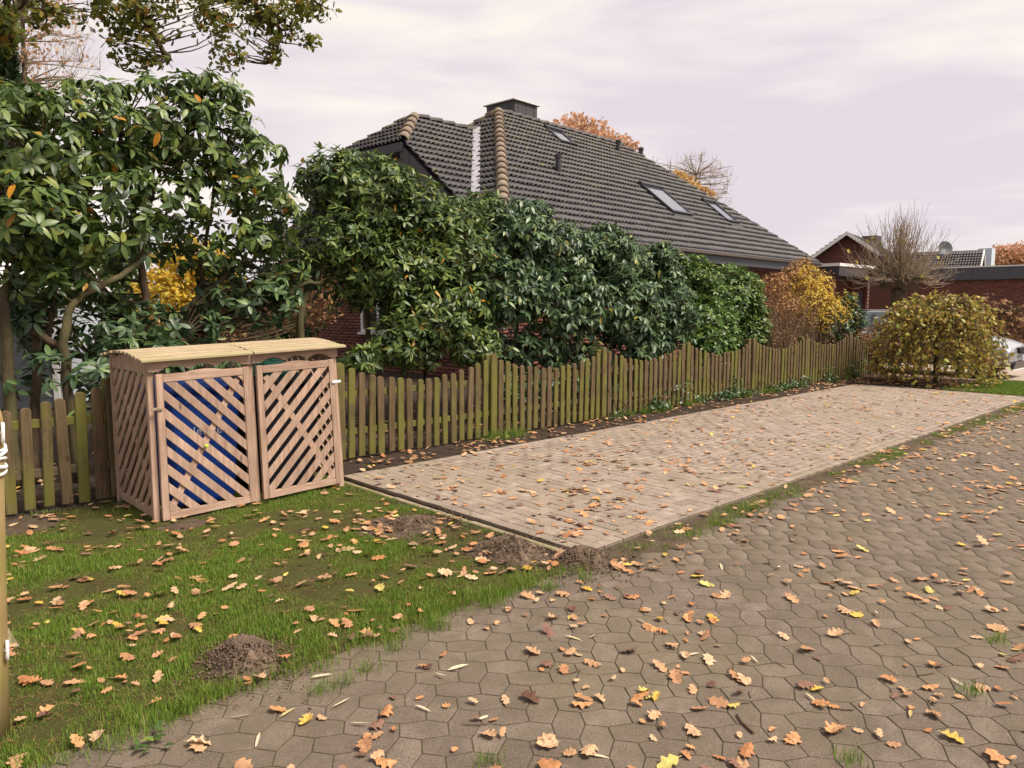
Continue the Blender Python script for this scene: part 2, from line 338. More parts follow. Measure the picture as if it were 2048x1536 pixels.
def leaf_template(L, W, fold=.25, droop=.3, n=4, power=.8):
    v = []; f = []
    for i in range(n + 1):
        t = i / n; hw = W / 2 * math.sin(math.pi * min(1, max(0, t)) ** power) ** .7 if 0 < i < n else 0.
        z = -droop * L * t * t
        if hw == 0: v.append((t * L, 0, z))
        else: v += [(t * L, -hw, z + fold * hw), (t * L, 0, z), (t * L, hw, z + fold * hw)]
    # indices
    idx = [[0]]; k = 1
    for i in range(1, n): idx.append([k, k + 1, k + 2]); k += 3
    idx.append([k])
    a = idx[1]; f += [(0, a[0], a[1]), (0, a[1], a[2])]
    for i in range(1, n - 1): p, q = idx[i], idx[i + 1]; f += [(p[0], q[0], q[1], p[1]), (p[1], q[1], q[2], p[2])]
    p = idx[n - 1]; f += [(p[0], k, p[1]), (p[1], k, p[2])]
    return np.array(v), f
def oak_template(L, seed, curl=.35, lobes=4):
    """lobed oak leaf lying nearly flat, with a gentle random curl"""
    r = random.Random(seed); n = 18; v = []; f = []; c1 = r.uniform(-.5, .9) * curl; c2 = r.uniform(-.5, 1.0) * curl; tw = r.uniform(-.5, .5) * curl; bend = r.uniform(-.12, .12); wmax = r.uniform(.27, .36)
    for i in range(n + 1):
        t = i / n; env = wmax * math.sin(math.pi * min(1, .06 + .94 * t) ** 1.15) ** .75 if 0 < i < n else .01
        if t < .12: env = .012
        mid = (t * L - .5 * L, bend * L * math.sin(math.pi * t), .02 * L)
        for side in (-1, 1, 0):
            ph = 2 * math.pi * 3.0 * (t - .12) / .88 + (.5 if side > 0 else 0)
            lob = (.80 + .24 * math.cos(ph + math.pi)) if t >= .12 else 1
            hw = env * lob * r.uniform(.88, 1.12) * L * abs(side)
            z = mid[2] + c2 * hw * hw / (.3 * L) + c1 * L * (t - .5) ** 2 + tw * side * hw * (t - .5) + r.uniform(-.014, .014) * L * abs(side)
            v.append((mid[0] + .16 * hw, mid[1] + side * hw, z))
    for i in range(n):
        a = 3 * i; q = 3 * (i + 1)
        f += [(a, q, q + 2, a + 2), (a + 2, q + 2, q + 1, a + 1)]
    v = np.array(v); v[:, 2] -= v[:, 2].min(); return v, f
OAKS = [oak_template(1., s, .15 + .28 * (s % 3)) for s in range(9)]
OAK_ME = []
def mesh_of(name, tv, tf, mat, smooth=False):
    me = bpy.data.meshes.new(name); me.from_pydata([tuple(x) for x in tv], [], tf); me.materials.append(MAT[mat]); 
    if smooth: me.polygons.foreach_set('use_smooth', [True] * len(me.polygons))
    me.update(); return me
def rot_z(a): c, s = np.cos(a), np.sin(a); z = np.zeros_like(a); o = np.ones_like(a); return np.stack([np.stack([c, -s, z], -1), np.stack([s, c, z], -1), np.stack([z, z, o], -1)], -2)
def in_frame(P, m=30):
    P = np.atleast_2d(P); d = P - ORG; f = d @ FW; u = 1024 + FPX * (d @ RT) / f; v = 768 - FPX * (d @ UP) / f
    return (f > .2) & (u > -m) & (u < 2048 + m) & (v > -m) & (v < 1536 + m)

# ------------------------------------------------------------------ ground, road, driveway, lawn
def sheet(name, x0, x1, y0, y1, z, mat, n=1, amp=0., edge=0., kind='structure', m=None):
    nx = max(1, int((x1 - x0) * n)); ny = max(1, int((y1 - y0) * n)); V = []; F = []
    for j in range(ny + 1):
        for i in range(nx + 1):
            x = x0 + (x1 - x0) * i / nx; y = y0 + (y1 - y0) * j / ny
            h = z + (amp * (mnoise.noise((x * 1.3, y * 1.3, 3)) + .5 * mnoise.noise((x * 5, y * 5, 8))) if amp else 0)
            if edge and n > 1:
                dmin = min(x - x0, x1 - x, y - y0, y1 - y) + .07 * mnoise.noise((x * 4, y * 4, 1))
                h -= max(0, (.12 - dmin)) * edge
            V.append((x, y, h))
    for j in range(ny):
        for i in range(nx): a = j * (nx + 1) + i; F.append((a, a + 1, a + nx + 2, a + nx + 1))
    o = MB().add(V, F).build(name, mat, kind=kind, smooth=n > 1); return o
sheet('ground', -150, 400, -150, 400, -.06, 'far_ground')
road = sheet('road', -6, 14, -12, 3.06, -.0034, 'joint_soil'); 
road_far = sheet('road_surface', 14, 120, -14, 3.06, -.004, 'road_stone')
# --- road stones: elongated hexagonal blocks laid in a diagonal herringbone
SC = .100; SD = .15; JN = .0026
def owner_shift(i, j):
    """shift of a lattice vertex away from the block whose long side it lies on"""
    cell = lambda x, y: (x - y) % 4                     # 0,1 = left/right half of an H block; 3,2 = lower/upper half of a V block
    if cell(i - 1, j - 1) == 0: return (0, SD)
    if cell(i - 1, j) == 0: return (0, -SD)
    if cell(i - 1, j - 1) == 3: return (SD, 0)
    return (-SD, 0)
def hexa(kind, inset):
    gp = [(0, 0), (1, 0), (2, 0), (2, 1), (1, 1), (0, 1)] if kind == 'H' else [(0, 0), (1, 0), (1, 1), (1, 2), (0, 2), (0, 1)]
    o_ = (0, 0) if kind == 'H' else (3, 0); pts = []
    for x, y in gp: d_ = owner_shift(x + o_[0], y + o_[1]); pts.append(np.array([x + d_[0], y + d_[1]]) * SC)
    c = np.mean(pts, 0); n = len(pts); out_ = []
    for k in range(n):                                   # parallel inset
        p, q, r_ = pts[k - 1], pts[k], pts[(k + 1) % n]; d1 = norm(q - p); d2 = norm(r_ - q); n1 = np.array([-d1[1], d1[0]]); n2 = np.array([-d2[1], d2[0]])
        bis = norm(n1 + n2); out_.append(q + bis * inset / max(.4, bis @ n1) - c)
    return out_, c
ca_, sa_ = math.cos(math.radians(45)), math.sin(math.radians(45))
def rot2(p): return (ca_ * p[0] - sa_ * p[1], sa_ * p[0] + ca_ * p[1])
stone_tpl = {}; stone_c = {}
for kd in 'HV':
    r1, c = hexa(kd, JN + .0022); r0, _ = hexa(kd, JN); nb = 6; stone_c[kd] = c
    v = [(*rot2(p), 0) for p in r1] + [(*rot2(p), -.0014) for p in r0] + [(*rot2(p), -.03) for p in r0]
    stone_tpl[kd] = (v, [tuple(range(nb))] + [(nb + i, nb + (i + 1) % nb, (i + 1) % nb, i) for i in range(nb)] + [(2 * nb + i, 2 * nb + (i + 1) % nb, nb + (i + 1) % nb, nb + i) for i in range(nb)])
pos = []
for i in range(-150, 190):
    for j in range(-190, 60):
        t = (i - j) % 4
        if t not in (0, 3): continue
        kd = 'H' if t == 0 else 'V'; x, y = rot2((i * SC + stone_c[kd][0], j * SC + stone_c[kd][1]))
        if y > 2.96 or (x > 3.55 and y > 2.80 + .08 * mnoise.noise((x * 2.1, 0, 7))) or math.hypot(x, y) > 15 or x < -2.5: continue
        pos.append((x, y, 0, kd))
kinds = np.array([p[3] for p in pos]); pos = np.array([p[:3] for p in pos], float); kf = in_frame(pos, 1500) | (np.hypot(pos[:, 0], pos[:, 1]) < 5); pos = pos[kf]; kinds = kinds[kf]
pos[:, 2] = rng.normal(size=len(pos)) * .0004 + .0012 * np.array([mnoise.noise((p[0] * .9, p[1] * .9, 5)) for p in pos])
d = np.hypot(pos[:, 0], pos[:, 1]) + np.where(in_frame(pos, 20), 0, 1e3); order = np.argsort(d); near = order[:300]; rest = order[300:]
def tilt(n, s): a = rng.normal(size=n) * s; b_ = rng.normal(size=n) * s; R = np.tile(np.eye(3), (n, 1, 1)); R[:, 2, 0] = a; R[:, 2, 1] = b_; return R
stone_me = {k: mesh_of('paving_stone', *stone_tpl[k], 'road_stone') for k in stone_tpl}
for k in near:
    o = link('paving_stone', stone_me[kinds[k]], parent=road, loc=pos[k]); o.rotation_euler = (random.gauss(0, .005), random.gauss(0, .005), 0)
for kd in 'HV':
    rr_ = [k for k in rest if kinds[k] == kd]; inst_mesh('paving_stones_beyond', *stone_tpl[kd], tilt(len(rr_), .0035), pos[rr_], 'road_stone', parent=road)
# --- driveway of oblong concrete bricks in herringbone
DX0, DX1, DY0, DY1, DZ = 3.55, 15.45, 3.04, 6.04, .017
drive = sheet('driveway', DX0, DX1, DY0, DY1, DZ - .006, 'joint_soil')
CELL = .1; nx = int(round((DX1 - DX0) / CELL)); ny = int(round((DY1 - DY0) / CELL))
def brick_tpl(lx, ly, j=.0032, bv=.004, h=.03):
    a, b_ = lx / 2 - j, ly / 2 - j; q = [(-a, -b_), (a, -b_), (a, b_), (-a, b_)]; t = [(-a + bv, -b_ + bv), (a - bv, -b_ + bv), (a - bv, b_ - bv), (-a + bv, b_ - bv)]
    v = [(x, y, 0) for x, y in t] + [(x, y, -.0035) for x, y in q] + [(x, y, -h) for x, y in q]
    return v, [(0, 1, 2, 3)] + [(4 + i, 4 + (i + 1) % 4, (i + 1) % 4, i) for i in range(4)] + [(8 + i, 8 + (i + 1) % 4, 4 + (i + 1) % 4, 4 + i) for i in range(4)]
blk = {'H': [], 'V': [], 'S': []}
for ix in range(nx):
    for iy in range(ny):
        x, y = DX0 + ix * CELL, DY0 + iy * CELL
        if iy == ny - 1 or iy == 0 or ix == 0:                       # border course
            if iy in (0, ny - 1) and ix % 2 == 0 and ix < nx - 1 and ix > 0: blk['H'].append((x + .1, y + .05))
            elif ix == 0 and iy % 2 == 1 and iy < ny - 2: blk['V'].append((x + .05, y + .1))
            elif ix == 0 and iy in (0, ny - 1): blk['S'].append((x + .05, y + .05))
            elif iy in (0, ny - 1) and ix == 1: blk['S'].append((x + .05, y + .05))
            continue
        t = (ix - iy) % 4
        if t == 0:
            if ix + 1 < nx: blk['H'].append((x + .1, y + .05))
            else: blk['S'].append((x + .05, y + .05))
        elif t == 1 and ix == 1: blk['S'].append((x + .05, y + .05))
        elif t == 3:
            if iy + 1 < ny - 1: blk['V'].append((x + .05, y + .1))
            else: blk['S'].append((x + .05, y + .05))
        elif t == 2 and iy == 1: blk['S'].append((x + .05, y + .05))
tpl = {'H': brick_tpl(.2, .1), 'V': brick_tpl(.1, .2), 'S': brick_tpl(.1, .1)}
allb = [(k, x, y) for k in blk for x, y in blk[k]]
def dz(x, y): return DZ + .004 * mnoise.noise((x * .8, y * .8, 2)) + random.gauss(0, .0011)
allb = [(k, x, y, dz(x, y)) for k, x, y in allb]
allb.sort(key=lambda q: math.hypot(q[1], q[2]))
bme = {k: mesh_of('paving_brick', *tpl[k], 'drive_brick') for k in tpl}
for k, x, y, z in allb[:300]:
    o = link('paving_brick', bme[k], parent=drive, loc=(x, y, z)); o.rotation_euler = (random.gauss(0, .005), random.gauss(0, .005), random.gauss(0, .006))
for k in tpl:
    T = np.array([(x, y, z) for kk, x, y, z in allb[300:] if kk == k]); inst_mesh('paving_bricks_beyond', *tpl[k], tilt(len(T), .005), T, 'drive_brick', parent=drive)
# --- kerb edging stones at the near end of the driveway
y = 3.12
for i, ln in enumerate((.95, .98, .96)):
    o = MB().box(3.435, 3.485, y, y + ln, -.1, .018 - .006 * i).build('kerb_stone', 'kerb_stone', drive, bevel=.006); y += ln + .012
# --- lawn, beds
lawn = sheet('lawn', -4.5, 3.43, 2.86, 6.62, .012, 'lawn_soil', n=22, amp=.012, edge=.35)
sheet('garden_bed', -9, 40, 6.045, 30, .004, 'soil', n=3, amp=.012)
sheet('bare_soil_edge', 3.3, 3.56, 2.86, 6.2, .006, 'soil', n=30, amp=.012, edge=.3)
sheet('shrub_bed', 15.46, 18.2, 3.75, 6.1, .018, 'soil', n=6, amp=.02)
sheet('verge_lawn', 15.46, 18.35, 2.96, 4.6, .012, 'lawn_soil', n=10, amp=.01, edge=.2)
sheet('forecourt', 18.2, 32.4, 2.98, 11, .012, 'forecourt_stone')
sheet('verge_moss', 3.6, 15.42, 2.70, 3.05, .003, 'worn_soil', n=24, amp=.010, edge=.1)

# --- patches of bare soil worn into the lawn
for k, (cx_, cy_, rr_) in enumerate(((2.98, 4.35, .40), (3.17, 3.5, .28), (1.9, 5.45, .22), (1.0, 6.25, .4))):
    V = [(cx_, cy_, .030)]; F = []
    for ring_ in (1, 2, 3):
        for j in range(28):
            t = 2 * math.pi * j / 28; q = rr_ * ring_ / 3 * (1 + .35 * mnoise.noise((math.cos(t) * 1.4 + k * 3, math.sin(t) * 1.4, k))); x, y = cx_ + q * math.cos(t), cy_ + q * math.sin(t) * .75
            V.append((x, y, .012 + .012 * (mnoise.noise((x * 1.3, y * 1.3, 3)) + .5 * mnoise.noise((x * 5, y * 5, 8))) + (.012, .008, -.012)[ring_ - 1] + .006 * mnoise.noise((x * 30, y * 30, 1))))
    for j in range(28):
        F.append((0, 1 + j, 1 + (j + 1) % 28))
        for ring_ in (0, 1): a = 1 + ring_ * 28; F.append((a + j, a + 28 + j, a + 28 + (j + 1) % 28, a + (j + 1) % 28))
    MB().add(V, F).build('bare_soil', 'worn_soil', kind='structure', smooth=True)
# --- molehills
def molehill(c, r, h, seed, label):
    V = []; F = []; nr, na = 14, 34; rd = random.Random(seed); el = rd.uniform(.8, 1.25)
    for i in range(nr + 1):
        for k in range(na):
            t = 2 * math.pi * k / na; rr = r * i / nr * (1 + .22 * mnoise.noise((math.cos(t) * 1.6, math.sin(t) * 1.6, seed)))
            x, y = rr * math.cos(t) * el, rr * math.sin(t) / el; q = i / nr
            z = h * (1 - q * q) ** 1.3 * (1 + .55 * mnoise.noise((x * 14, y * 14, seed + 9))) + .045 * (mnoise.noise((x * 38, y * 38, seed)) + .5 * mnoise.noise((x * 80, y * 80, seed))) * (1 - q ** 4) - .025 * q
            V.append((x, y, z))
    for i in range(nr):
        for k in range(na): F.append((i * na + k, (i + 1) * na + k, (i + 1) * na + (k + 1) % na, i * na + (k + 1) % na))
    root = empty('molehill', c, label, 'molehill', 'molehills at the lawn edge')
    me = MB().add(V, F).mesh('mound'); link('mound', me, 'mole_soil', root)
    n = 1700; a = rng.uniform(0, 2 * math.pi, n); q = np.abs(rng.normal(0, .9, n)); T = np.stack([q * r * np.cos(a) * el, q * r * np.sin(a) / el, np.zeros(n)], -1)
    qq = np.clip(q, 0, 1); T[:, 2] = h * (1 - qq ** 2) ** 1.3 + .004; sz = rng.uniform(.003, .009, n)
    ico = [(0, 0, 1), (.9, 0, .2), (.2, .85, .1), (-.8, .4, .1), (-.6, -.7, .2), (.4, -.9, -.1), (0, 0, -.7)]; icf = [(0, 1, 2), (0, 2, 3), (0, 3, 4), (0, 4, 5), (0, 5, 1), (6, 2, 1), (6, 3, 2), (6, 4, 3), (6, 5, 4), (6, 1, 5)]
    R = frames(rand_dirs(n), rand_dirs(n)) * sz[:, None, None]
    inst_mesh('soil_crumbs', ico, icf, R, T + np.array(c), 'mole_soil', parent=root)
molehill((1.32, 3.14, .012), .18, .10, 3, 'pale brown crumbly molehill standing alone in the lawn grass')
molehill((3.09, 4.27, .012), .24, .065, 5, 'dark flat molehill beside the driveway kerb with leaves round it')
molehill((3.18, 3.36, .012), .26, .10, 8, 'large brown molehill at the middle of the driveway kerb')
molehill((3.42, 2.95, .006), .19, .09, 12, 'small brown molehill where the kerb meets the road corner')

# ------------------------------------------------------------------ picket fence
FY = 6.65
fence = empty('picket_fence', (3.88, FY, 0), 'weathered brown wooden picket fence with wavy top and green algae along the driveway', 'fence')
def picket_mesh(w_, h, th=.022, rnd=5):
    a = w_ / 2; r = a; pts = [(-a, 0), (a, 0)] + [(a * math.cos(t), h - r * .8 + r * .8 * math.sin(t)) for t in [math.pi * i / (rnd + 2) for i in range(0, rnd + 3)]]
    n = len(pts); e_ = .006
    V = [(x * (1 - e_ / a), -th, z if z < h - .02 else z - e_ * .6) for x, z in pts] + [(x, -th + e_, z) for x, z in pts] + [(x, 0, z) for x, z in pts]
    F = [tuple(range(n))] + [(n + i, n + (i + 1) % n, (i + 1) % n, i)[::-1] for i in range(n)] + [(2 * n + i, 2 * n + (i + 1) % n, n + (i + 1) % n, n + i)[::-1] for i in range(n)] + [tuple(range(2 * n, 3 * n))[::-1]]
    F[0] = F[0][::1]
    return V, F
bay = 2.1; posts = [3.88 + bay * k for k in range(-3, 7)]
def fence_h(x):
    t = ((x - 3.88) / bay) % 1.0; return .80 + .20 * abs(2 * t - 1) ** 1.9
npk = 17
for k in range(-3, 7):
    for i in range(npk):
        x = 3.88 + bay * k + bay * i / npk
        if x > 17.5 or x < -1.6: continue
        post = i == 0; h = fence_h(x) + (.03 if post else random.uniform(-.012, .012)); w_ = .098 if post else random.uniform(.073, .082)
        z0 = random.uniform(.02, .045)
        me = bpy.data.meshes.new('picket'); V, F = picket_mesh(w_, h - z0, .032 if post else .022); me.from_pydata(V, [], F); me.update()
        o = link('picket', me, 'fence_wood', fence, (x + random.gauss(0, .004) - 3.88, -.024, z0))
        o.rotation_euler = (random.gauss(0, .008), random.gauss(0, .011) + (.012 if x < 8 else 0), random.gauss(0, .02))
for k in range(-3, 7):
    x0 = 3.88 + bay * k; x1 = min(x0 + bay, 17.5)
    if x0 > 17: continue
    MB().box(x0 - .045, x0 + .045, FY + .035, FY + .12, 0, 1.0 + random.uniform(-.02, .02)).build('post', 'fence_wood', fence, bevel=.008)
    for z in (.27, .66): MB().box(x0 + .002, x1 - .002, FY - .022, FY + .03, z, z + .068).build('rail', 'rail_wood', fence, bevel=.004)
# set-back end bay
fence2 = empty('picket_fence', (17.55, 6.95, 0), 'short dark end bay of picket fence set back behind the weeping shrub', 'fence')
for i in range(7):
    x = 17.6 + i * .125; me = bpy.data.meshes.new('picket'); V, F = picket_mesh(.08, .80 + .16 * (i / 6 - .3) ** 2 - .03); me.from_pydata(V, [], F); me.update()
    link('picket', me, 'fence_wood', fence2, (x - 17.55, -.024, .03))
MB().box(17.56, 18.45, 6.93, 6.975, .27, .33).build('rail', 'rail_wood', fence2); MB().box(17.56, 18.45, 6.93, 6.975, .66, .72).build('rail', 'rail_wood', fence2)
MB().box(18.38, 18.46, 6.98, 7.06, 0, .95).build('post', 'fence_wood', fence2)

# ------------------------------------------------------------------ bin shelter
BX0, BX1, BY0, BY1, BH = 1.755, 3.345, 5.66, 6.56, 1.2
shelter = empty('bin_shelter', (BX0, BY0, 0), 'pale pinkish wooden slatted bin shelter with two trellis doors and ribbed roof', 'bin shelter')
def taper(mb):            # the frame leans inwards towards its top right
    mb.v = [(x - .055 * (x - BX0) / (BX1 - BX0) * (z / BH), y, z + .045 * (x - BX0) / (BX1 - BX0)) for x, y, z in mb.v]; return mb
def tb(mb, name, mat, parent=shelter, bevel=.003): return taper(mb).build(name, mat, parent, bevel=bevel)
T_ = .045
for x in (BX0, (BX0 + BX1) / 2 - .02, BX1 - T_):
    for y in (BY0, BY1 - T_): tb(MB().box(x, x + T_, y, y + T_, -.04, BH), 'post', 'box_wood')
# diagonal-slat panel helper: axis 'x' (front/back, plane y) or 'y' (side, plane x); slats run with the sign of slope
def clip_slats(u0, u1, z0, z1, slope, pitch, wid):
    """45-degree slats clipped to a rectangle, as 2-D polygons"""
    res = []; k = pitch * math.sqrt(2); hw = wid / 2 * math.sqrt(2)
    lo = (z0 - u1) if slope > 0 else (z0 + u0); hi = (z1 - u0) if slope > 0 else (z1 + u1)
    c = lo + k * .35
    while c < hi:
        poly = [(u0, z0), (u1, z0), (u1, z1), (u0, z1)]
        for sgn, cc in ((1, c + hw), (-1, c - hw)):
            outp = []
            def val(p): return sgn * (p[1] - (p[0] if slope > 0 else -p[0]) - cc)
            for i in range(len(poly)):
                p, q = poly[i], poly[(i + 1) % len(poly)]; a, b_ = val(p), val(q)
                if a <= 0: outp.append(p)
                if a * b_ < 0: t = a / (a - b_); outp.append((p[0] + (q[0] - p[0]) * t, p[1] + (q[1] - p[1]) * t))
            poly = outp
            if not poly: break
        if len(poly) >= 3: res.append(poly)
        c += k
    return res
def prism(poly, axis, w0, w1):
    n = len(poly); mb = MB()
    def P(p, w_): return (p[0], w_, p[1]) if axis == 'x' else (w_, p[0], p[1])
    V = [P(p, w0) for p in poly] + [P(p, w1) for p in poly]
    F = [tuple(range(n)), tuple(range(2 * n - 1, n - 1, -1))] + [(i, i + n, (i + 1) % n + n, (i + 1) % n) for i in range(n)]
    return mb.add(V, F)
def door(x0, x1, z0, z1, slope, arch):
    mid = (BY0 - .008); root = tb(MB().box(x0, x0 + .05, mid - .034, mid, z0, z1), 'door', 'box_wood')   # hinge stile carries the door
    sub = lambda mb, nm, mt: taper(mb).build(nm, mt, root, bevel=.002)
    sub(MB().box(x1 - .05, x1, mid - .034, mid, z0, z1), 'stile', 'box_wood')
    sub(MB().box(x0 + .051, x1 - .051, mid - .034, mid, z0, z0 + .055), 'bottom_rail', 'box_wood_x')
    tp = [(x0 + .051, z1 - .06)] + [(x1 - .051, z1 - .06)] + [(x1 - .051 - (x1 - x0 - .102) * t, z1 - .004 + arch * max(0, math.sin(math.pi * min(1, max(0, (t - .25) * 2)))) ** 1.) for t in [i / 16 for i in range(17)]]
    sub(prism(tp, 'x', mid - .034, mid), 'top_rail', 'box_wood_x')
    for poly in clip_slats(x0 + .052, x1 - .052, z0 + .056, z1 - .062, slope, .098, .058): sub(prism(poly, 'x', mid - .030, mid - .016), 'slat', 'box_wood')
    # one crossing brace behind
    L = (x1 - x0 - .104); zc = z0 + .056
    cs = (z1 - .062 - zc)
    p, q = ((x0 + .08, mid - .008, zc + .04), (x1 - .09, mid - .008, z1 - .09)) if slope < 0 else ((x1 - .08, mid - .008, zc + .04), (x0 + .08, mid - .008, z1 - .09))
    sub(MB().bar(p, q, .014, .05, up=(0, -1, 0) if False else (-(q[2] - p[2]), 0, q[0] - p[0])), 'brace', 'box_wood')
    return root
XM = (BX0 + BX1) / 2
door(BX0 + .05, XM - .028, .02, 1.105, -1, .018)
door(XM + .036, BX1 - .05, .02, 1.105, 1, .018)
# side panels
for nm, xs, sl in (('side_panel', BX0 + .006, -1), ('side_panel', BX1 - .04, 1)):
    r_ = tb(MB().box(xs, xs + .034, BY0 + T_ + .001, BY1 - T_ - .001, .04, .095), nm, 'box_wood')
    sub = lambda mb, n_: taper(mb).build(n_, 'box_wood', r_, bevel=.002)
    arc = [(BY0 + T_ + .002, 1.11), (BY1 - T_ - .002, 1.11)] + [(BY1 - T_ - .002 - (BY1 - BY0 - 2 * T_ - .004) * i / 10, BH - .012 + .04 * math.sin(math.pi * i / 10)) for i in range(11)]
    sub(prism(arc, 'y', xs, xs + .034), 'arched_board')
    for poly in clip_slats(BY0 + T_ + .002, BY1 - T_ - .002, .096, 1.108, sl, .098, .056): sub(prism(poly, 'y', xs + .006, xs + .02), 'slat')
    p, q = ((xs + .027, BY0 + T_ + .03, .13), (xs + .027, BY1 - T_ - .03, 1.07)) if sl < 0 else ((xs + .027, BY1 - T_ - .03, .13), (xs + .027, BY0 + T_ + .03, 1.07))
    sub(MB().bar(p, q, .014, .045, up=(0, -(q[2] - p[2]), q[1] - p[1])), 'brace')
# back boards (horizontal)
for k in range(2): tb(MB().box(BX0 + T_, BX1 - T_, BY1 - .04, BY1 - .018, .1 + .85 * k, .17 + .85 * k), 'back_rail', 'box_wood_x')
# scalloped fascia boards
for x0, x1 in ((BX0 + .004, XM + .0), (XM + .006, BX1 - .0)):
    n = 48; W_ = x1 - x0; pts = []
    for i in range(n + 1):
        t = i / n; a = (t - .1) / .8 * 3
        z = 1.125 + (.036 * abs(math.sin(math.pi * a)) ** .8 if 0 < a < 3 else 0)
        pts.append((x0 + W_ * t, z))
    poly_b = pts; fb = MB(); yv = (BY0 - .026, BY0 - .002)
    V = []; 
    for y_ in yv:
        V += [(x_, y_, z_) for x_, z_ in poly_b] + [(x_, y_, BH - .002) for x_, _ in poly_b]
    m_ = n + 1; F = []
    for i in range(n):
        F.append((i, i + 1, m_ + i + 1, m_ + i)); F.append((2 * m_ + i + 1, 2 * m_ + i, 3 * m_ + i, 3 * m_ + i + 1))
        F.append((i + 1, i, 2 * m_ + i, 2 * m_ + i + 1)); F.append((m_ + i, m_ + i + 1, 3 * m_ + i + 1, 3 * m_ + i))
    F += [(0, m_, 3 * m_, 2 * m_), (n, 2 * m_ + n, 3 * m_ + n, m_ + n)]
    fa = tb(fb.add(V, F), 'fascia_board', 'box_wood_x', bevel=0)
    for xx in (x0 + .02, x1 - .02):
        for zz in (1.145, 1.185): taper(MB().tube([(xx, BY0 - .0285, zz), (xx, BY0 - .024, zz)], .005, 8)).build('screw', 'steel', fa)
# roof: two lids of narrow slats over an arched side
for li, (x0, x1) in enumerate(((BX0 - .055, XM - .004), (XM + .006, BX1 + .06))):
    lid = None; ns = 13
    for i in range(ns):
        t = i / (ns - 1); y_ = BY0 - .055 + (BY1 - BY0 + .07) * t; z = BH + .004 + .044 * math.sin(math.pi * min(1, max(0, (y_ - BY0) / (BY1 - BY0)))) + .012 * 0
        sl_ = .044 * math.cos(math.pi * min(1, max(0, (y_ - BY0) / (BY1 - BY0)))) * math.pi / (BY1 - BY0)
        hw = .0285; dzv = sl_ * hw
        e0 = random.uniform(-.008, .008)
        mb = MB().add([(x0 + e0, y_ - hw, z - dzv), (x1, y_ - hw, z - dzv), (x1, y_ + hw, z + dzv), (x0 + e0, y_ + hw, z + dzv),
                       (x0 + e0, y_ - hw, z - dzv + .019), (x1, y_ - hw, z - dzv + .019), (x1, y_ + hw, z + dzv + .019), (x0 + e0, y_ + hw, z + dzv + .019)],
                      [(0, 3, 2, 1), (4, 5, 6, 7), (0, 1, 5, 4), (1, 2, 6, 5), (2, 3, 7, 6), (3, 0, 4, 7)])
        if lid is None: lid = tb(mb, 'lid', 'box_roof_wood')
        else: taper(mb).build('roof_slat', 'box_roof_wood', lid, bevel=.002)
# latches
tb(MB().box(BX0 + .005, BX0 + .085, BY0 - .055, BY0 - .043, .845, .867), 'latch', 'pale_twig'); tb(MB().box(BX1 - .085, BX1 - .0, BY0 - .055, BY0 - .043, .90, .922), 'latch', 'white_plastic')

# --- wheeled bins inside
def bin_(x, y, mats, label, logo=None, open_=0.):
    root = empty('wheeled_bin', (x, y, 0), label, 'bin')
    n0, n1 = (.25, .30), (.285, .345)
    V = []; lv = [(0, .22, .22), (.04, .235, .24), (.80, .27, .31), (.83, .285, .325), (.9, .285, .325)]
    for z, a, b_ in lv: V += [(x - a, y - b_, z + .03), (x + a, y - b_, z + .03), (x + a, y + b_, z + .03), (x - a, y + b_, z + .03)]
    F = [(0, 3, 2, 1)]
    for i in range(len(lv) - 1): F += [(4 * i + k, 4 * i + (k + 1) % 4, 4 * i + 4 + (k + 1) % 4, 4 * i + 4 + k) for k in range(4)]
    F.append((16, 17, 18, 19))
    MB().add(V, F).build('body', mats[0], root, bevel=.02)
    lidb = MB(); NV = []; 
    for z, a, b_ in ((.935, .30, .345), (.965, .30, .345), (1.0, .26, .30), (1.02, .16, .2)): NV += [(x - a, y - b_, z), (x + a, y - b_, z), (x + a, y + b_, z), (x - a, y + b_, z)]
    F = [(0, 3, 2, 1)]
    for i in range(3): F += [(4 * i + k, 4 * i + (k + 1) % 4, 4 * i + 4 + (k + 1) % 4, 4 * i + 4 + k) for k in range(4)]
    F.append((12, 13, 14, 15))
    lo = lidb.add(NV, F).build('lid', mats[1], root, bevel=.012)
    MB().box(x - .2, x + .2, y - .385, y - .355, .955, .975).build('handle', mats[1], root, bevel=.006)
    for sx in (-1, 1): MB().tube([(x + sx * .2, y + .25, .1), (x + sx * .26, y + .25, .1)], .1, 16).build('wheel', 'black_rubber', root)
    return root
bb = bin_(2.22, 6.1, ('bin_blue', 'bin_blue'), 'blue wheeled paper bin behind the shelter door with falling slats')
bd = bin_(2.95, 6.12, ('bin_dark', 'bin_dark'), 'dark wheeled bin behind the shelter door with rising slats')
# lettering moulded on the blue bin's front: swoosh mark and the letters seen between the slats
def text_mesh(body, size, extrude=.001):
    cu = bpy.data.curves.new('lettering', 'FONT'); cu.body = body; cu.size = size; cu.extrude = extrude
    to = bpy.data.objects.new('lettering', cu); COL.objects.link(to); bpy.context.view_layer.update()
    me = bpy.data.meshes.new_from_object(to.evaluated_get(bpy.context.evaluated_depsgraph_get())); me.name = 'lettering'
    bpy.data.objects.remove(to); bpy.data.curves.remove(cu); me.materials.clear(); return me
lo = link('lettering', text_mesh('Jeuise', .1), 'print_white', bb, (-.11, -.302, .60)); lo.rotation_euler = (math.pi / 2 + .06, 0, 0)
MB().add([(2.02, 5.795, .67), (2.10, 5.795, .648), (2.12, 5.795, .60), (2.10, 5.795, .632)], [(0, 1, 2, 3)]).build('swoosh_mark', 'print_white', bb)
bag = MB(); 
V = []; F = []; na, nr_ = 14, 7
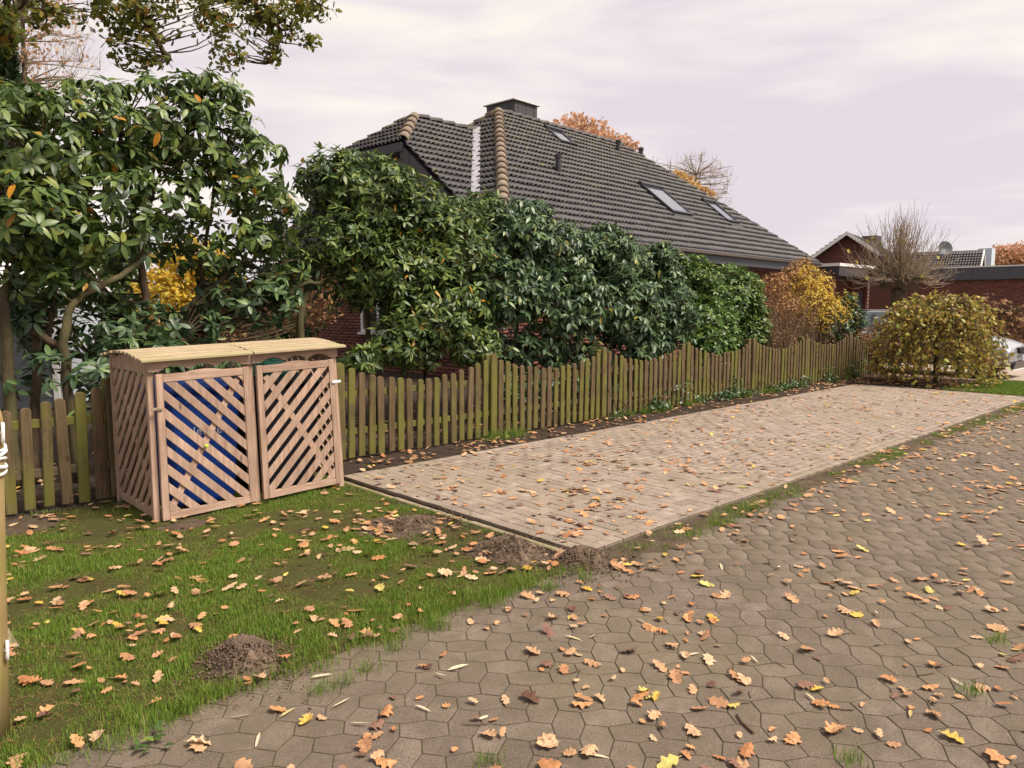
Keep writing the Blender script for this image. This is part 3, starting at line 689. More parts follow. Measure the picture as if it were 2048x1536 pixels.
for i in range(nr_ + 1):
    for k in range(na):
        ph = math.pi / 2 * i / nr_; t = 2 * math.pi * k / na; q = 1 + .25 * mnoise.noise((math.cos(t) * 2, math.sin(t) * 2, i * .6))
        V.append((2.86 + .2 * math.cos(ph) * math.cos(t) * q, 6.02 + .18 * math.cos(ph) * math.sin(t) * q, 1.015 + .13 * math.sin(ph) * q))
for i in range(nr_):
    for k in range(na): F.append((i * na + k, i * na + (k + 1) % na, (i + 1) * na + (k + 1) % na, (i + 1) * na + k))
o = bag.add(V, F).build('rubbish_bag', 'bin_green', off=(2.86, 6.02, 1.015)); tag(o, 'crumpled green bag lying on top of the dark wheeled bin', 'bag')
o = MB().lathe([(0, .012), (.012, .01), (.016, 0), (.012, -.01), (0, -.012)], (2.135, 5.60, .545), 10).build('tennis_ball_cap', 'green_cap', off=(2.135, 5.60, .545)); o.name = 'plastic_cap'; tag(o, 'small lime green round cap wedged between slats of the bin shelter door', 'cap')

# ------------------------------------------------------------------ round post with fence tape at the lawn edge
PXp, PYp = (float(q) for q in PG(-15, 1476)[:2])
pst = empty('round_post', (PXp, PYp, 0), 'round pale wooden post with white insulators and tape on the lawn', 'post')
MB().lathe([(0.0001, -.06), (.056, -.06), (.054, .3), (.053, 1.2), (.045, 1.235), (0.0001, 1.245)], (PXp, PYp, 0), 20).build('shaft', 'post_wood', pst, smooth=True)
def ring(cx, cy, cz, R, r, ax):
    mb = MB(); pts = [(cx + ax[0] * R * math.cos(t), cy + ax[1] * R * math.cos(t), cz + R * math.sin(t)) for t in [2 * math.pi * k / 20 for k in range(21)]]
    return mb.tube(pts, r, 8, False)
dirr = np.array([.72, -.69])
for zz in (1.155, .345):
    c = np.array([PXp, PYp]) + dirr * .062
    rr = ring(c[0], c[1], zz, .034, .006, (dirr[1] * .35 + dirr[0] * .25, -dirr[0] * .35 + dirr[1] * .25)); rr.build('insulator_ring', 'white_plastic', pst, smooth=True)
    MB().tube([(PXp + dirr[0] * .04, PYp + dirr[1] * .04, zz), (c[0] - dirr[0] * .0, c[1] - dirr[1] * .0, zz)], .007, 8).build('insulator_stem', 'white_plastic', pst)
tp = MB()
for k in range(5):
    pts = [(PXp + .058 * math.cos(t), PYp + .058 * math.sin(t), 1.10 - k * .022 + .008 * math.sin(t * 2 + k * 1.7)) for t in [2 * math.pi * i / 24 for i in range(25)]]
    tp.tube(pts, .0055 + .002 * (k % 2), 6, False)
tp.build('wound_tape', 'white_plastic', pst, smooth=True)
pst.rotation_euler = Matrix.Rotation(.052, 3, Vector((math.cos(HEAD), math.sin(HEAD), 0))).to_euler()
# ------------------------------------------------------------------ main house behind the hedge (local axes: a along the eaves, b away from the road)
TH = math.radians(3.56); HA = np.array([math.cos(TH), math.sin(TH), 0]); HB = np.array([-math.sin(TH), math.cos(TH), 0]); HZ = np.array([0, 0, 1.])
HE = np.array([9.961, 10.675, 3.1])          # near left eaves corner
def H(x, y, z): return HE + HA * x + HB * y + HZ * z
EL_, WW, RISE, RUN = 15.94, 4.86, 3.91, 4.9; RLEN = 6.14
house = empty('brick_house', tuple(H(0.6, .6, -3.1)), 'large brick house with grey tiled hipped roof and skylights behind the hedge', 'house')
TP = RISE / WW
def plate(pts, name, mat, parent, thick=.0, kind=None):
    n = len(pts); return MB().add(pts, [tuple(range(n))]).build(name, mat, parent, kind=kind)
def brick_wall(name, A, dirv, L, z0, z1, nrm, parent, hole=None, clip=None):
    """mortar sheet with proud bricks in stretcher bond, A = base corner; bricks joined into one part"""
    A = np.array(A, float); dirv = np.array(dirv, float); nrm = np.array(nrm, float)
    T = []; bw, bh = .25, .078; rows = int((z1 - z0) / bh); cols = int(L / bw)
    for r_ in range(rows):
        for c_ in range(cols + 1):
            x = (c_ + (.5 if r_ % 2 else 0)) * bw; z = z0 + (r_ + .5) * bh
            if x + bw / 2 > L or x < bw / 2: continue
            if hole and any(h[0] - .1 < x < h[1] + .1 and h[2] < z < h[3] for h in hole): continue
            if clip and not clip(x, z): continue
            T.append(A + dirv * x + HZ * z + nrm * .001 * random.uniform(-3, 3))
    h1, h2 = .119, .033
    v = [(-h1, -.012, -h2), (h1, -.012, -h2), (h1, -.012, h2), (-h1, -.012, h2), (-h1, .004, -h2), (h1, .004, -h2), (h1, .004, h2), (-h1, .004, h2)]
    f = [(0, 1, 2, 3), (0, 4, 5, 1), (1, 5, 6, 2), (2, 6, 7, 3), (3, 7, 4, 0)]
    R = np.tile(np.stack([dirv, -nrm, HZ], -1), (len(T), 1, 1))
    return inst_mesh(name, v, f, R, np.array(T), 'brick_face', parent=parent)
def wall_box(p, q, depthv, z0, z1, parent, name='wall', mat='mortar'):
    p = np.array(p, float); q = np.array(q, float); dv = np.array(depthv, float)
    V = [p + HZ * z0, q + HZ * z0, q + dv + HZ * z0, p + dv + HZ * z0, p + HZ * z1, q + HZ * z1, q + dv + HZ * z1, p + dv + HZ * z1]
    return MB().add(V, [(0, 3, 2, 1), (4, 5, 6, 7), (0, 1, 5, 4), (1, 2, 6, 5), (2, 3, 7, 6), (3, 0, 4, 7)]).build(name, mat, parent)
# walls
p0 = H(.6, .6, -3.1); p1 = H(EL_ - .6, .6, -3.1)
wall_box(p0, p1, HB * (2 * WW - 1.2), 0, 3.02, house)
brick_wall('bricks', p0, HA, EL_ - 1.2, 0, 3.0, -HB, house, hole=[(5.5, 7.0, .9, 2.3)])
brick_wall('bricks', H(.6, 2 * WW - .6, -3.1), -HB, 2 * WW - 1.2, 0, 3.0, -HA, house, hole=[(6.6, 7.9, .95, 2.2), (3.6, 5.0, .95, 2.2)])
def window(P, dirv, nrm, w_, h_, parent, bars=1):
    P = np.array(P, float); dv = np.array(dirv); nv = np.array(nrm)
    fr = MB()
    q = lambda x, z, d: P + dv * x + HZ * z + nv * d
    def brd(x0, x1, z0, z1, d0=.0, d1=.05):
        fr.add([q(x0, z0, d0), q(x1, z0, d0), q(x1, z1, d0), q(x0, z1, d0), q(x0, z0, d1), q(x1, z0, d1), q(x1, z1, d1), q(x0, z1, d1)],
               [(0, 3, 2, 1), (4, 5, 6, 7), (0, 1, 5, 4), (1, 2, 6, 5), (2, 3, 7, 6), (3, 0, 4, 7)])
    t = .07
    brd(0, w_, 0, t); brd(0, w_, h_ - t, h_); brd(0, t, t, h_ - t); brd(w_ - t, w_, t, h_ - t)
    for k in range(bars): x = w_ * (k + 1) / (bars + 1); brd(x - .035, x + .035, t, h_ - t)
    f_ = fr.build('window', 'white_paint', parent)
    MB().add([q(t, t, .02), q(w_ - t, t, .02), q(w_ - t, h_ - t, .02), q(t, h_ - t, .02)], [(0, 1, 2, 3)]).build('pane', 'dark_glass', f_)
    sl = MB(); fr = sl; brd(-.06, w_ + .06, -.06, -.005, 0, .12); sl.build('sill', 'white_paint', f_)
    return f_
window(H(6.1, .6, -2.2), HA, -HB, 1.5, 1.4, house); 
window(H(.6, 2 * WW - .6 - 6.6, -2.15), -HB, -HA, 1.3, 1.25, house); window(H(.6, 2 * WW - .6 - 3.6, -2.15), -HB, -HA, 1.4, 1.25, house)
# roof base sheets (under the tiles)
roof = plate([H(0, 0, -.03), H(EL_, 0, -.03), H(EL_ - RUN, WW, RISE - .03), H(RUN, WW, RISE - .03)], 'roof', 'slate', house)
plate([H(0, 2 * WW, -.03), H(0, 0, -.03), H(RUN, WW, RISE - .03)], 'end_roof_boarding', 'slate', roof)
plate([H(EL_, 0, -.03), H(EL_, 2 * WW, -.03), H(EL_ - RUN, WW, RISE - .03)], 'end_roof_boarding', 'roof_tile', roof)
plate([H(EL_, 2 * WW, -.03), H(0, 2 * WW, -.03), H(RUN, WW, RISE - .03), H(EL_ - RUN, WW, RISE - .03)], 'back_roof_boarding', 'roof_tile', roof)
# tiles
ROWS = 22; GA = math.hypot(WW, RISE) / ROWS; TW = .30
def tile_tpl():
    xs = []; 
    for i in range(13):
        t = i / 12; ph = (t * 2) % 1.0; zz = .046 * max(0, math.sin(math.pi * (ph / .72))) ** .8 if ph < .72 else 0.
        xs.append(((t - .5) * TW * .985, zz))
    v = [(x, -GA * .05, z * 1.5 + .022) for x, z in xs] + [(x, GA * 1.02, z * .6 - .004) for x, z in xs] + [(x, -GA * .05, (z * 1.5 + .022) - .011) for x, z in xs] + [(x, GA * .3, (z * 1.2 + .012) - .010) for x, z in xs]
    n = 13; f = []
    for i in range(n - 1): f += [(i, i + 1, n + i + 1, n + i), (2 * n + i, 2 * n + i + 1, i + 1, i), (3 * n + i, 3 * n + i + 1, 2 * n + i + 1, 2 * n + i)]
    return v, f
tile_v, tile_f = tile_tpl(); tile_me = mesh_of('roof_tile', tile_v, tile_f, 'roof_tile', True)
def tile_field(O3, ax, up, nrows, L, inside, planes=(), pick=None, col_off=0., name='roof_tiles'):
    """O3 eaves corner, ax along the eaves, up along the slope; 'inside(s,t)' keeps a tile; picked ones are objects, the rest one part"""
    ax = norm(ax); up = norm(up); nrm = np.cross(ax, up); R = np.stack([ax, up, nrm], -1); T = []
    for r_ in range(nrows):
        for c_ in range(int(L / TW) + 1):
            s = (c_ + .5) * TW + col_off; t = r_ * GA
            if inside(s, t): T.append((s, t, O3 + ax * (s + random.gauss(0, .004)) + up * (t + random.gauss(0, .006)) + nrm * abs(random.gauss(0, .004))))
    singles = set()
    if pick:
        cand = [(q, i) for i, (s, t, P) in enumerate(T) if (q := pick(s, t, P)) is not None]; cand.sort(); singles = {i for _, i in cand[:300]}
    for i in singles:
        o = link('roof_tile', tile_me, parent=roof); mat = Matrix([[*R[k], 0] for k in range(3)] + [[0, 0, 0, 1]]); mat.translation = Vector(T[i][2] - np.array(house.location)); o.matrix_local = mat
    rest = np.array([T[i][2] for i in range(len(T)) if i not in singles])
    o = inst_mesh(name, tile_v, tile_f, np.tile(R, (len(rest), 1, 1)), rest, 'roof_tile', True, parent=roof)
    if planes:
        bm = bmesh.new(); bm.from_mesh(o.data)
        for co, no in planes:
            bmesh.ops.bisect_plane(bm, geom=bm.verts[:] + bm.edges[:] + bm.faces[:], plane_co=Vector(co - np.array(house.location)), plane_no=Vector(no), clear_outer=True)
        bm.to_mesh(o.data); bm.free()
    return o
upF = norm(HB * WW + HZ * RISE); SLF = math.hypot(WW, RISE)
upE = norm(HA * RUN + HZ * RISE); SLE = math.hypot(RUN, RISE)
SKY = [(6.55, 7.15, 4.0, 4.5), (8.6, 9.65, 1.48, 2.52), (12.05, 12.75, 1.52, 2.34)]      # skylights: x0, x1, y0, y1
def inF(s, t):
    y = (t + GA * .5) / SLF * WW; xl = y / WW * RUN
    if any(a - .1 < s < b_ + .1 and c_ - .12 < y < d_ + .05 for a, b_, c_, d_ in SKY): return False
    return xl - .3 < s < EL_ - xl + .3 and y < WW + .05
def pickF(s, t, P):
    y = (t + GA * .5) / SLF * WW; xl = y / WW * RUN
    if not (xl + .35 < s < EL_ - xl - .35): return None
    u, v, f = proj(P)
    if v > 415 + (u - 1005) * .26 - 12: return None
    return f
nh = norm(HB * RUN - HA * WW); nh2 = norm(HB * RUN + HA * WW)        # vertical planes through the hips, normals pointing out of the front slope
tile_field(H(0, -.04, 0), HA, upF, ROWS + 1, EL_, inF, [(H(0, 0, 0), nh), (H(EL_, 0, 0), nh2)], pickF)
# the left end slope, left of the front hip, up to the valley of the cross gable
WR = 3.22; WX0, WX1 = .42, 4.04; WHX = 1.84; WEZ = 2.21
def inE(s, t):                                       # s measured along b from the near corner
    x = (t + GA * .5) / SLE * RUN; return (x - .3 < s / WW * RUN < WW * 2 - x + .3) and (s < x + 1.2 if x < WX1 else True)
def endO(s_, t_): pass
def tile_field_end():
    ax = -HB; O3 = H(-.04, 2 * WW, 0)
    def ins(s, t):
        x = (t + GA * .5) / SLE * RUN; y = 2 * WW - s
        return x / RUN * WW - .3 < y < 2 * WW - x / RUN * WW + .3 and (y < x + .86 + .3 or x > WX1 - .25 or y > 8.9 - x)
    return tile_field(O3, ax, upE, ROWS + 1, 2 * WW, ins, [(H(0, 0, 0), -nh), (H(0, 2 * WW, 0), norm(HB * RUN + HA * -WW) * -1 if False else norm(HB * RUN * 1. + HA * WW * 1.))])
tile_field_end()
# cross gable on the left end: two slopes and a half hip
plate([H(WX0, .86 + WX0 * 0, -.03 + 0.), H(.05, .86, -.03), H(WX1, 4.86, WR - .03), H(WHX, 4.86, WR - .03), H(WX0, 4.86 - (WR - WEZ) / TP, WEZ - .03)], 'gable_roof_boarding', 'slate', roof)
plate([H(WX0, 8.86, -.03), H(WX0, 4.86 + (WR - WEZ) / TP, WEZ - .03), H(WHX, 4.86, WR - .03), H(WX1, 4.86, WR - .03)], 'gable_roof_boarding', 'slate', roof)
SLW = math.hypot(4.0, WR); upW = norm(HB * 4.0 + HZ * WR)
def inW(s, t):
    y = (t + GA * .5) / SLW * 4.0; hx = WX0 + max(0, (y - (4.0 - (WR - WEZ) / TP)) / ((WR - WEZ) / TP)) * (WHX - WX0)
    return hx - .28 < s < y + .04 + .2 and y < 4.03
hipn = norm(np.cross(H(WHX, 4.86, WR) - H(WX0, 4.86 - (WR - WEZ) / TP, WEZ), HZ)); hipn = hipn if hipn @ (-HA) > 0 else -hipn
tile_field(H(0, .82, 0.006), HA, upW, int(SLW / GA) + 1, 4.4, inW, [(H(WX0 - .06, 0, 0), -HA), (H(WHX, 4.86, WR), hipn), (H(0, .86, 0) + HA * .04, norm(HA - HB))], name='gable_roof_tiles')
wy = (WR - WEZ) / TP; upH = norm(HA * (WHX - WX0) + HZ * (WR - WEZ)); SLH = math.hypot(WHX - WX0, WR - WEZ)
plate([H(WX0 - .08, 4.86 + wy, WEZ - .03), H(WX0 - .08, 4.86 - wy, WEZ - .03), H(WHX, 4.86, WR - .03)], 'half_hip_boarding', 'slate', roof)
def inH(s, t):
    q = (t + GA * .5) / SLH; y = (s - wy) ; return abs(y) < wy * (1 - q) + .2 and q < 1.05
hipn2 = hipn - 2 * (hipn @ HB) * HB
tile_field(H(WX0 - .1, 4.86 + wy, WEZ + .004), -HB, upH, int(SLH / GA) + 1, 2 * wy, inH, [(H(WHX, 4.86, WR), -hipn), (H(WHX, 4.86, WR), -hipn2)], name='half_hip_tiles')
# gable wall, verge boards, fascia
gx = .78
MB().add([H(gx, 1.1, -.1), H(gx, 8.6, -.1), H(gx, 4.86 + wy + .1, WEZ - .12), H(gx, 4.86 - wy - .1, WEZ - .12), H(gx + .3, 1.1, -.1), H(gx + .3, 8.6, -.1), H(gx + .3, 4.86 + wy + .1, WEZ - .12), H(gx + .3, 4.86 - wy - .1, WEZ - .12)],
         [(0, 3, 2, 1), (4, 5, 6, 7), (0, 1, 5, 4), (1, 2, 6, 5), (2, 3, 7, 6), (3, 0, 4, 7)]).build('gable_wall', 'flashing', house)
for sg in (-1, 1):
    def vy(z): return 4.86 + sg * (WR - z) / TP
    A_ = [H(WX0 - .06, vy(z), z - .02) for z in (0.12, WEZ)] + [H(WX0 - .06, vy(z), z - .36) for z in (WEZ, 0.12)]
    B_ = [p + HA * .03 for p in A_]
    MB().add(A_ + B_, [(0, 1, 2, 3), (7, 6, 5, 4), (0, 4, 5, 1), (1, 5, 6, 2), (2, 6, 7, 3), (3, 7, 4, 0)]).build('verge_board', 'dark_board', roof)
    A_ = [H(WX0 - .03, vy(z), z - .34) for z in (0.12, WEZ)] + [H(gx, vy(z), z - .34) for z in (WEZ, 0.12)]
    MB().add(A_ + [p - HZ * .02 for p in A_], [(0, 1, 2, 3), (7, 6, 5, 4), (0, 4, 5, 1), (1, 5, 6, 2), (2, 6, 7, 3), (3, 7, 4, 0)]).build('soffit', 'dark_board', roof)
    nb_ = 8
    for i in range(nb_):                                   # overlapping slates clad the verge
        z0_, z1_ = .14 + (WEZ - .14) * i / nb_, .14 + (WEZ - .14) * (i + 1) / nb_ - .012
        A_ = [H(WX0 - .066, vy(z0_), z0_ - .03), H(WX0 - .066, vy(z1_), z1_ - .03), H(WX0 - .066, vy(z1_), z1_ - .34), H(WX0 - .066, vy(z0_), z0_ - .34)]; B_ = [p - HA * (.012 if i % 2 else .006) for p in A_]
        MB().add(A_ + B_, [(0, 1, 2, 3), (7, 6, 5, 4), (0, 4, 5, 1), (1, 5, 6, 2), (2, 6, 7, 3), (3, 7, 4, 0)]).build('verge_slate', 'slate', roof)
MB().add([H(WX0 - .12, 4.86 - wy - .1, WEZ - .02), H(WX0 - .12, 4.86 + wy + .1, WEZ - .02), H(WX0 - .12, 4.86 + wy + .1, WEZ - .22), H(WX0 - .12, 4.86 - wy - .1, WEZ - .22),
          H(gx, 4.86 - wy - .1, WEZ - .04), H(gx, 4.86 + wy + .1, WEZ - .04), H(gx, 4.86 + wy + .1, WEZ - .24), H(gx, 4.86 - wy - .1, WEZ - .24)],
         [(0, 1, 2, 3), (7, 6, 5, 4), (0, 4, 5, 1), (1, 5, 6, 2), (2, 6, 7, 3), (3, 7, 4, 0)]).build('half_hip_fascia', 'dark_board', roof)
window(H(gx - .002, 4.86 + .8, .25), -HB, -HA, 1.6, 1.1, house)
# lead valley
va, vb = H(.1, .92, .21), H(WX1, 4.86, WR + .16); sd_ = norm(HA - HB) * .10
MB().add([va - sd_, va + sd_, vb + sd_, vb - sd_], [(0, 1, 2, 3)]).build('valley_flashing', 'flashing', roof)
# ridge and hip tiles
def ridge_run(p, q, parent=roof, pitch=.37, r=.135, mat='ridge_tile'):
    p, q = np.array(p), np.array(q); L = np.linalg.norm(q - p); n = max(1, int(L / pitch)); d_ = (q - p) / L; up_ = norm(HZ - d_ * d_[2]); sx = np.cross(d_, up_)
    for i in range(n):
        a0 = p + d_ * L * i / n; a1 = p + d_ * (L * (i + 1) / n + .035); V = []; K = 8
        for pt, rr, lift in ((a0, r * 1.06, .045), (a0, r * .9, .03), (a1, r * .86, .015)):
            for k in range(K + 1): t = math.pi * k / K; V.append(pt + sx * math.cos(t) * rr * 1.05 + up_ * (math.sin(t) * rr - .045 + lift))
        F = []
        for k in range(K): F += [(k, k + 1, 2 * (K + 1) + k + 1, 2 * (K + 1) + k), (K + 1 + k, K + 2 + k, k + 1, k)]
        MB().add(V, F).build('ridge_tile', mat, parent, smooth=True)
AP = H(RUN, WW, RISE + .05)
ridge_run(H(0, 0, .05), AP); ridge_run(H(EL_ - RUN, WW, RISE + .05), AP + HA * .1, pitch=.4, r=.10, mat='roof_tile'); ridge_run(H(EL_, 0, .04), H(EL_ - RUN, WW, RISE + .03), pitch=.4, r=.085, mat='roof_tile')
ridge_run(H(0, 2 * WW, .04), AP, r=.11)
ridge_run(H(WX0, 4.86 - wy, WEZ + .05), H(WHX, 4.86, WR + .05)); ridge_run(H(WX0, 4.86 + wy, WEZ + .04), H(WHX, 4.86, WR + .04), r=.11); ridge_run(H(WX1, 4.86, WR + .04), H(WHX, 4.86, WR + .05), pitch=.4, r=.10, mat='roof_tile')
# gutter and eaves boards
gp = [H(x, -.1, -.02) for x in np.linspace(-.05, EL_ + .05, 24)]; gm = MB(); V = []; K = 7
for p in gp:
    for k in range(K + 1): t = math.pi + math.pi * k / K; V.append(p + HB * math.cos(t) * .075 + HZ * (math.sin(t) * .08))
F = [(i * (K + 1) + k, i * (K + 1) + k + 1, (i + 1) * (K + 1) + k + 1, (i + 1) * (K + 1) + k) for i in range(len(gp) - 1) for k in range(K)]
gm.add(V, F).tube([p + HB * -.078 + HZ * .003 for p in gp], .012, 6).build('gutter', 'steel', roof, smooth=True)
MB().add([H(0, -.02, -.06), H(EL_, -.02, -.06), H(EL_, -.02, -.32), H(0, -.02, -.32), H(0, .62, -.06), H(EL_, .62, -.06), H(EL_, .62, -.34), H(0, .62, -.34)],
         [(0, 1, 2, 3), (7, 6, 5, 4), (0, 4, 5, 1), (1, 5, 6, 2), (2, 6, 7, 3), (3, 7, 4, 0)][::1]).build('eaves_box', 'anthracite_metal', roof)
# skylights
def onF(x, y, d_=0.): return H(x, y, y * TP) + norm(np.cross(HA, upF)) * d_
for x0, x1, y0, y1 in SKY:
    fr = MB(); tk = .07
    def rect(xa, xb, ya, yb, d0, d1):
        fr.add([onF(xa, ya, d0), onF(xb, ya, d0), onF(xb, yb, d0), onF(xa, yb, d0), onF(xa, ya, d1), onF(xb, ya, d1), onF(xb, yb, d1), onF(xa, yb, d1)], [(0, 3, 2, 1), (4, 5, 6, 7), (0, 1, 5, 4), (1, 2, 6, 5), (2, 3, 7, 6), (3, 0, 4, 7)])
    rect(x0 - tk, x1 + tk, y0 - tk, y0, 0, .12); rect(x0 - tk, x1 + tk, y1, y1 + tk * 1.5, 0, .15); rect(x0 - tk, x0, y0, y1, 0, .12); rect(x1, x1 + tk, y0, y1, 0, .12)
    sk = fr.build('skylight', 'dark_board', roof)
    MB().add([onF(x0, y0, .09), onF(x1, y0, .09), onF(x1, y1, .09), onF(x0, y1, .09)], [(0, 1, 2, 3)]).build('pane', 'glass_pane', sk)
    if x0 > 8:
        ap = MB(); ap.add([onF(x0 - .1, y0 - .28, .05), onF(x1 + .1, y0 - .28, .05), onF(x1 + .1, y0 - .06, .06), onF(x0 - .1, y0 - .06, .06)], [(0, 1, 2, 3)]); ap.build('apron', 'dark_board', sk)
# vent pipes
for x, y, hgt in ((4.42, 2.28, .42), (9.96, 4.3, .33), (11.6, 4.5, .2)):
    b0 = onF(x, min(y, 4.6), .0); vp = MB().lathe([(.075, -.05), (.075, hgt), (.0001, hgt)], tuple(b0), 12).build('vent_pipe', 'dark_board', roof)
    MB().lathe([(.09, hgt + .0), (.095, hgt + .09), (.0001, hgt + .1)], tuple(b0), 12).build('vent_cap', 'dark_board', vp)
# chimney clad in slates
cx0, cx1, cy0, cy1, cz0, cz1 = 5.75, 6.75, 5.05, 6.15, 3.3, 4.46
def hbox(x0, x1, y0, y1, z0, z1, name, mat, parent):
    return MB().add([H(x0, y0, z0), H(x1, y0, z0), H(x1, y1, z0), H(x0, y1, z0), H(x0, y0, z1), H(x1, y0, z1), H(x1, y1, z1), H(x0, y1, z1)], [(0, 3, 2, 1), (4, 5, 6, 7), (0, 1, 5, 4), (1, 2, 6, 5), (2, 3, 7, 6), (3, 0, 4, 7)]).build(name, mat, parent)
chim = hbox(cx0, cx1, cy0, cy1, cz0, cz1, 'chimney', 'slate', roof)
hbox(cx0 - .09, cx1 + .09, cy0 - .09, cy1 + .09, cz1, cz1 + .025, 'cap_plate', 'pale_metal', chim)
for face in (0, 1):
    for r_ in range(5):
        for c_ in range(6):
            z0_ = cz1 - .02 - (r_ + 1) * .17; wdt = ((cx1 - cx0) if face == 0 else (cy1 - cy0)) / 6; s0 = c_ * wdt + .004; s1 = s0 + wdt - .008
            if face == 0: hbox(cx0 + s0, cx0 + s1, cy0 - .018 - .006 * (c_ % 2), cy0 - .003, z0_ + (.05 if c_ % 2 else 0) * 0, z0_ + .165, 'slate', 'slate', chim)
            else: hbox(cx0 - .018 - .006 * (c_ % 2), cx0 - .003, cy0 + s0, cy0 + s1, z0_, z0_ + .165, 'slate', 'slate', chim)

# ------------------------------------------------------------------ garage, annex and far houses on the right
gar = empty('garage', (32.4, 6.5, 0), 'flat roofed red brick garage with wide dark grey fascia beyond the parked car', 'garage')
wall_box((32.4, 10.9, 0), (32.4, -1, 0), (7, 0, 0), 0, 2.62, gar)
brick_wall('bricks', (32.4, 10.9, 0), (0, -1, 0), 11.9, 0, 2.6, (-1, 0, 0), gar)
for k in range(5):
    y1 = 10.9 - k * 2.4; MB().box(32.24, 32.30, y1 - 2.39, y1, 2.6, 3.05).build('fascia_panel', 'anthracite_metal', gar)
MB().box(32.21, 39.4, -1.2, 10.9, 3.052, 3.10).build('roof_edge', 'pale_metal', gar)
MB().box(32.30, 39.2, -1.1, 10.9, 2.62, 3.05).build('roof_slab', 'dark_board', gar)
anx = empty('entrance_annex', (28, 12.2, 0), 'low brick entrance annex with a flat roof and grey door beside the garage', 'building')
wall_box((26.6, 12.3, 0), (32.38, 12.3, 0), (0, 4, 0), 0, 2.65, anx)
brick_wall('bricks', (26.6, 12.3, 0), (1, 0, 0), 5.78, 0, 2.6, (0, -1, 0), anx, hole=[(3.9, 5.0, 0, 2.2)])
MB().box(26.2, 32.2, 11.0, 16.4, 2.66, 2.98).build('roof_slab', 'dark_board', anx); MB().box(26.15, 32.2, 10.96, 16.4, 2.985, 3.09).build('roof_edge', 'pale_metal', anx)
dr = MB().box(30.55, 31.55, 12.24, 12.285, .02, 2.15).build('door', 'anthracite_metal', anx)
for k in range(6): MB().box(30.58 + k * .16, 30.58 + k * .16 + .145, 12.225, 12.238, .06, 2.1).build('board', 'anthracite_metal', dr)
for x in (30.3, 31.7): MB().box(x, x + .18, 12.18, 12.287, 0, 2.65).build('door_pier', 'brick_face', anx)

def far_house(name, base, yaw, Lr, W_, ze, zr, label, wall='brick_face', barge='white_paint', dark=False):
    root = empty(name, base, label, 'house'); ca, sa = math.cos(yaw), math.sin(yaw)
    def Q(x, y, z): return (base[0] + ca * x - sa * y, base[1] + sa * x + ca * y, z)
    h = W_ / 2
    MB().add([Q(0, -h, 0), Q(0, h, 0), Q(0, h, ze), Q(0, 0, zr), Q(0, -h, ze), Q(Lr, -h, 0), Q(Lr, h, 0), Q(Lr, h, ze), Q(Lr, 0, zr), Q(Lr, -h, ze)],
             [(0, 4, 3, 2, 1), (5, 6, 7, 8, 9), (0, 5, 9, 4), (1, 2, 7, 6)]).build('wall', 'dark_board' if dark else wall, root)
    rf = None; o_ = .45; sl = (zr - ze) / h
    for sg in (-1, 1):
        e_ = [Q(-o_, sg * (h + .4), ze - .4 * sl + .04), Q(Lr + o_, sg * (h + .4), ze - .4 * sl + .04), Q(Lr + o_, 0, zr + .04), Q(-o_, 0, zr + .04)]; t_ = [(x, y, z + .14) for x, y, z in e_]
        r_ = MB().add(e_ + t_, [(0, 1, 2, 3), (7, 6, 5, 4), (0, 4, 5, 1), (1, 5, 6, 2), (2, 6, 7, 3), (3, 7, 4, 0)]).build('roof', 'roof_tile', root)
        ax = np.array([ca, sa, 0]); upv = norm(np.array(Q(0, 0, zr)) - np.array(Q(0, sg * h, ze))); nn = np.cross(ax, upv); nn = nn if nn[2] > 0 else -nn
        R = np.stack([ax, np.cross(nn, ax), nn], -1); up2 = R[:, 1]; up2 = up2 if up2[2] > 0 else -up2
        SLn = math.hypot(h + .4, (h + .4) * sl); T = []
        R2 = np.stack([np.cross(up2, nn), up2, nn], -1)
        for r__ in range(int(SLn / GA)):
            for c_ in range(int((Lr + 2 * o_) / TW)): T.append(np.array(t_[0]) + ax * (c_ + .5) * TW + up2 * r__ * GA)
        inst_mesh('roof_tiles', tile_v, tile_f, np.tile(R2, (len(T), 1, 1)), np.array(T), 'roof_tile', True, parent=r_)
        A_ = [Q(-o_ - .03, sg * (h + .4), ze - .4 * sl - .02), Q(-o_ - .03, 0, zr - .02), Q(-o_ - .03, 0, zr + .2), Q(-o_ - .03, sg * (h + .4), ze - .4 * sl + .2)]; B_ = [(x + ca * .06, y + sa * .06, z) for x, y, z in A_]
        MB().add(A_ + B_, [(0, 1, 2, 3), (7, 6, 5, 4), (0, 4, 5, 1), (1, 5, 6, 2), (2, 6, 7, 3), (3, 7, 4, 0)]).build('barge_board', barge, root)
    return root, Q
# gable house
hb_ = PD(1690, 612, 42); r1_, Q1 = far_house('gable_house', (hb_[0], hb_[1], 0), math.radians(12), 9.5, 7.4, 2.9, 5.55, 'red brick gable house with white barge boards behind the garage')
MB().box(*sum(([Q1(7.8, 0, 0)[0] - .45, Q1(7.8, 0, 0)[0] + .45], [Q1(7.8, 0, 0)[1] - .45, Q1(7.8, 0, 0)[1] + .45], [4.6, 6.1]), [])).build('chimney', 'slate', r1_)
hb_ = PD(1944, 612, 46); r2_, Q2 = far_house('dormer_house', (hb_[0], hb_[1], 0), math.radians(100), 8, 4.6, 3.2, 4.85, 'low tiled house with white edged dark gable behind the garage roof', dark=True)
cc = PD(1966, 612, 49); MB().box(cc[0] - .4, cc[0] + .4, cc[1] - .4, cc[1] + .4, 3.5, 5.35).build('chimney', 'pale_blue_panel', r2_)
dc = PD(1889, 497, 44); nd_ = norm(np.array([-FW[0], -FW[1], .25])); sx_ = norm(np.cross(nd_, HZ)); uu = np.cross(sx_, nd_)
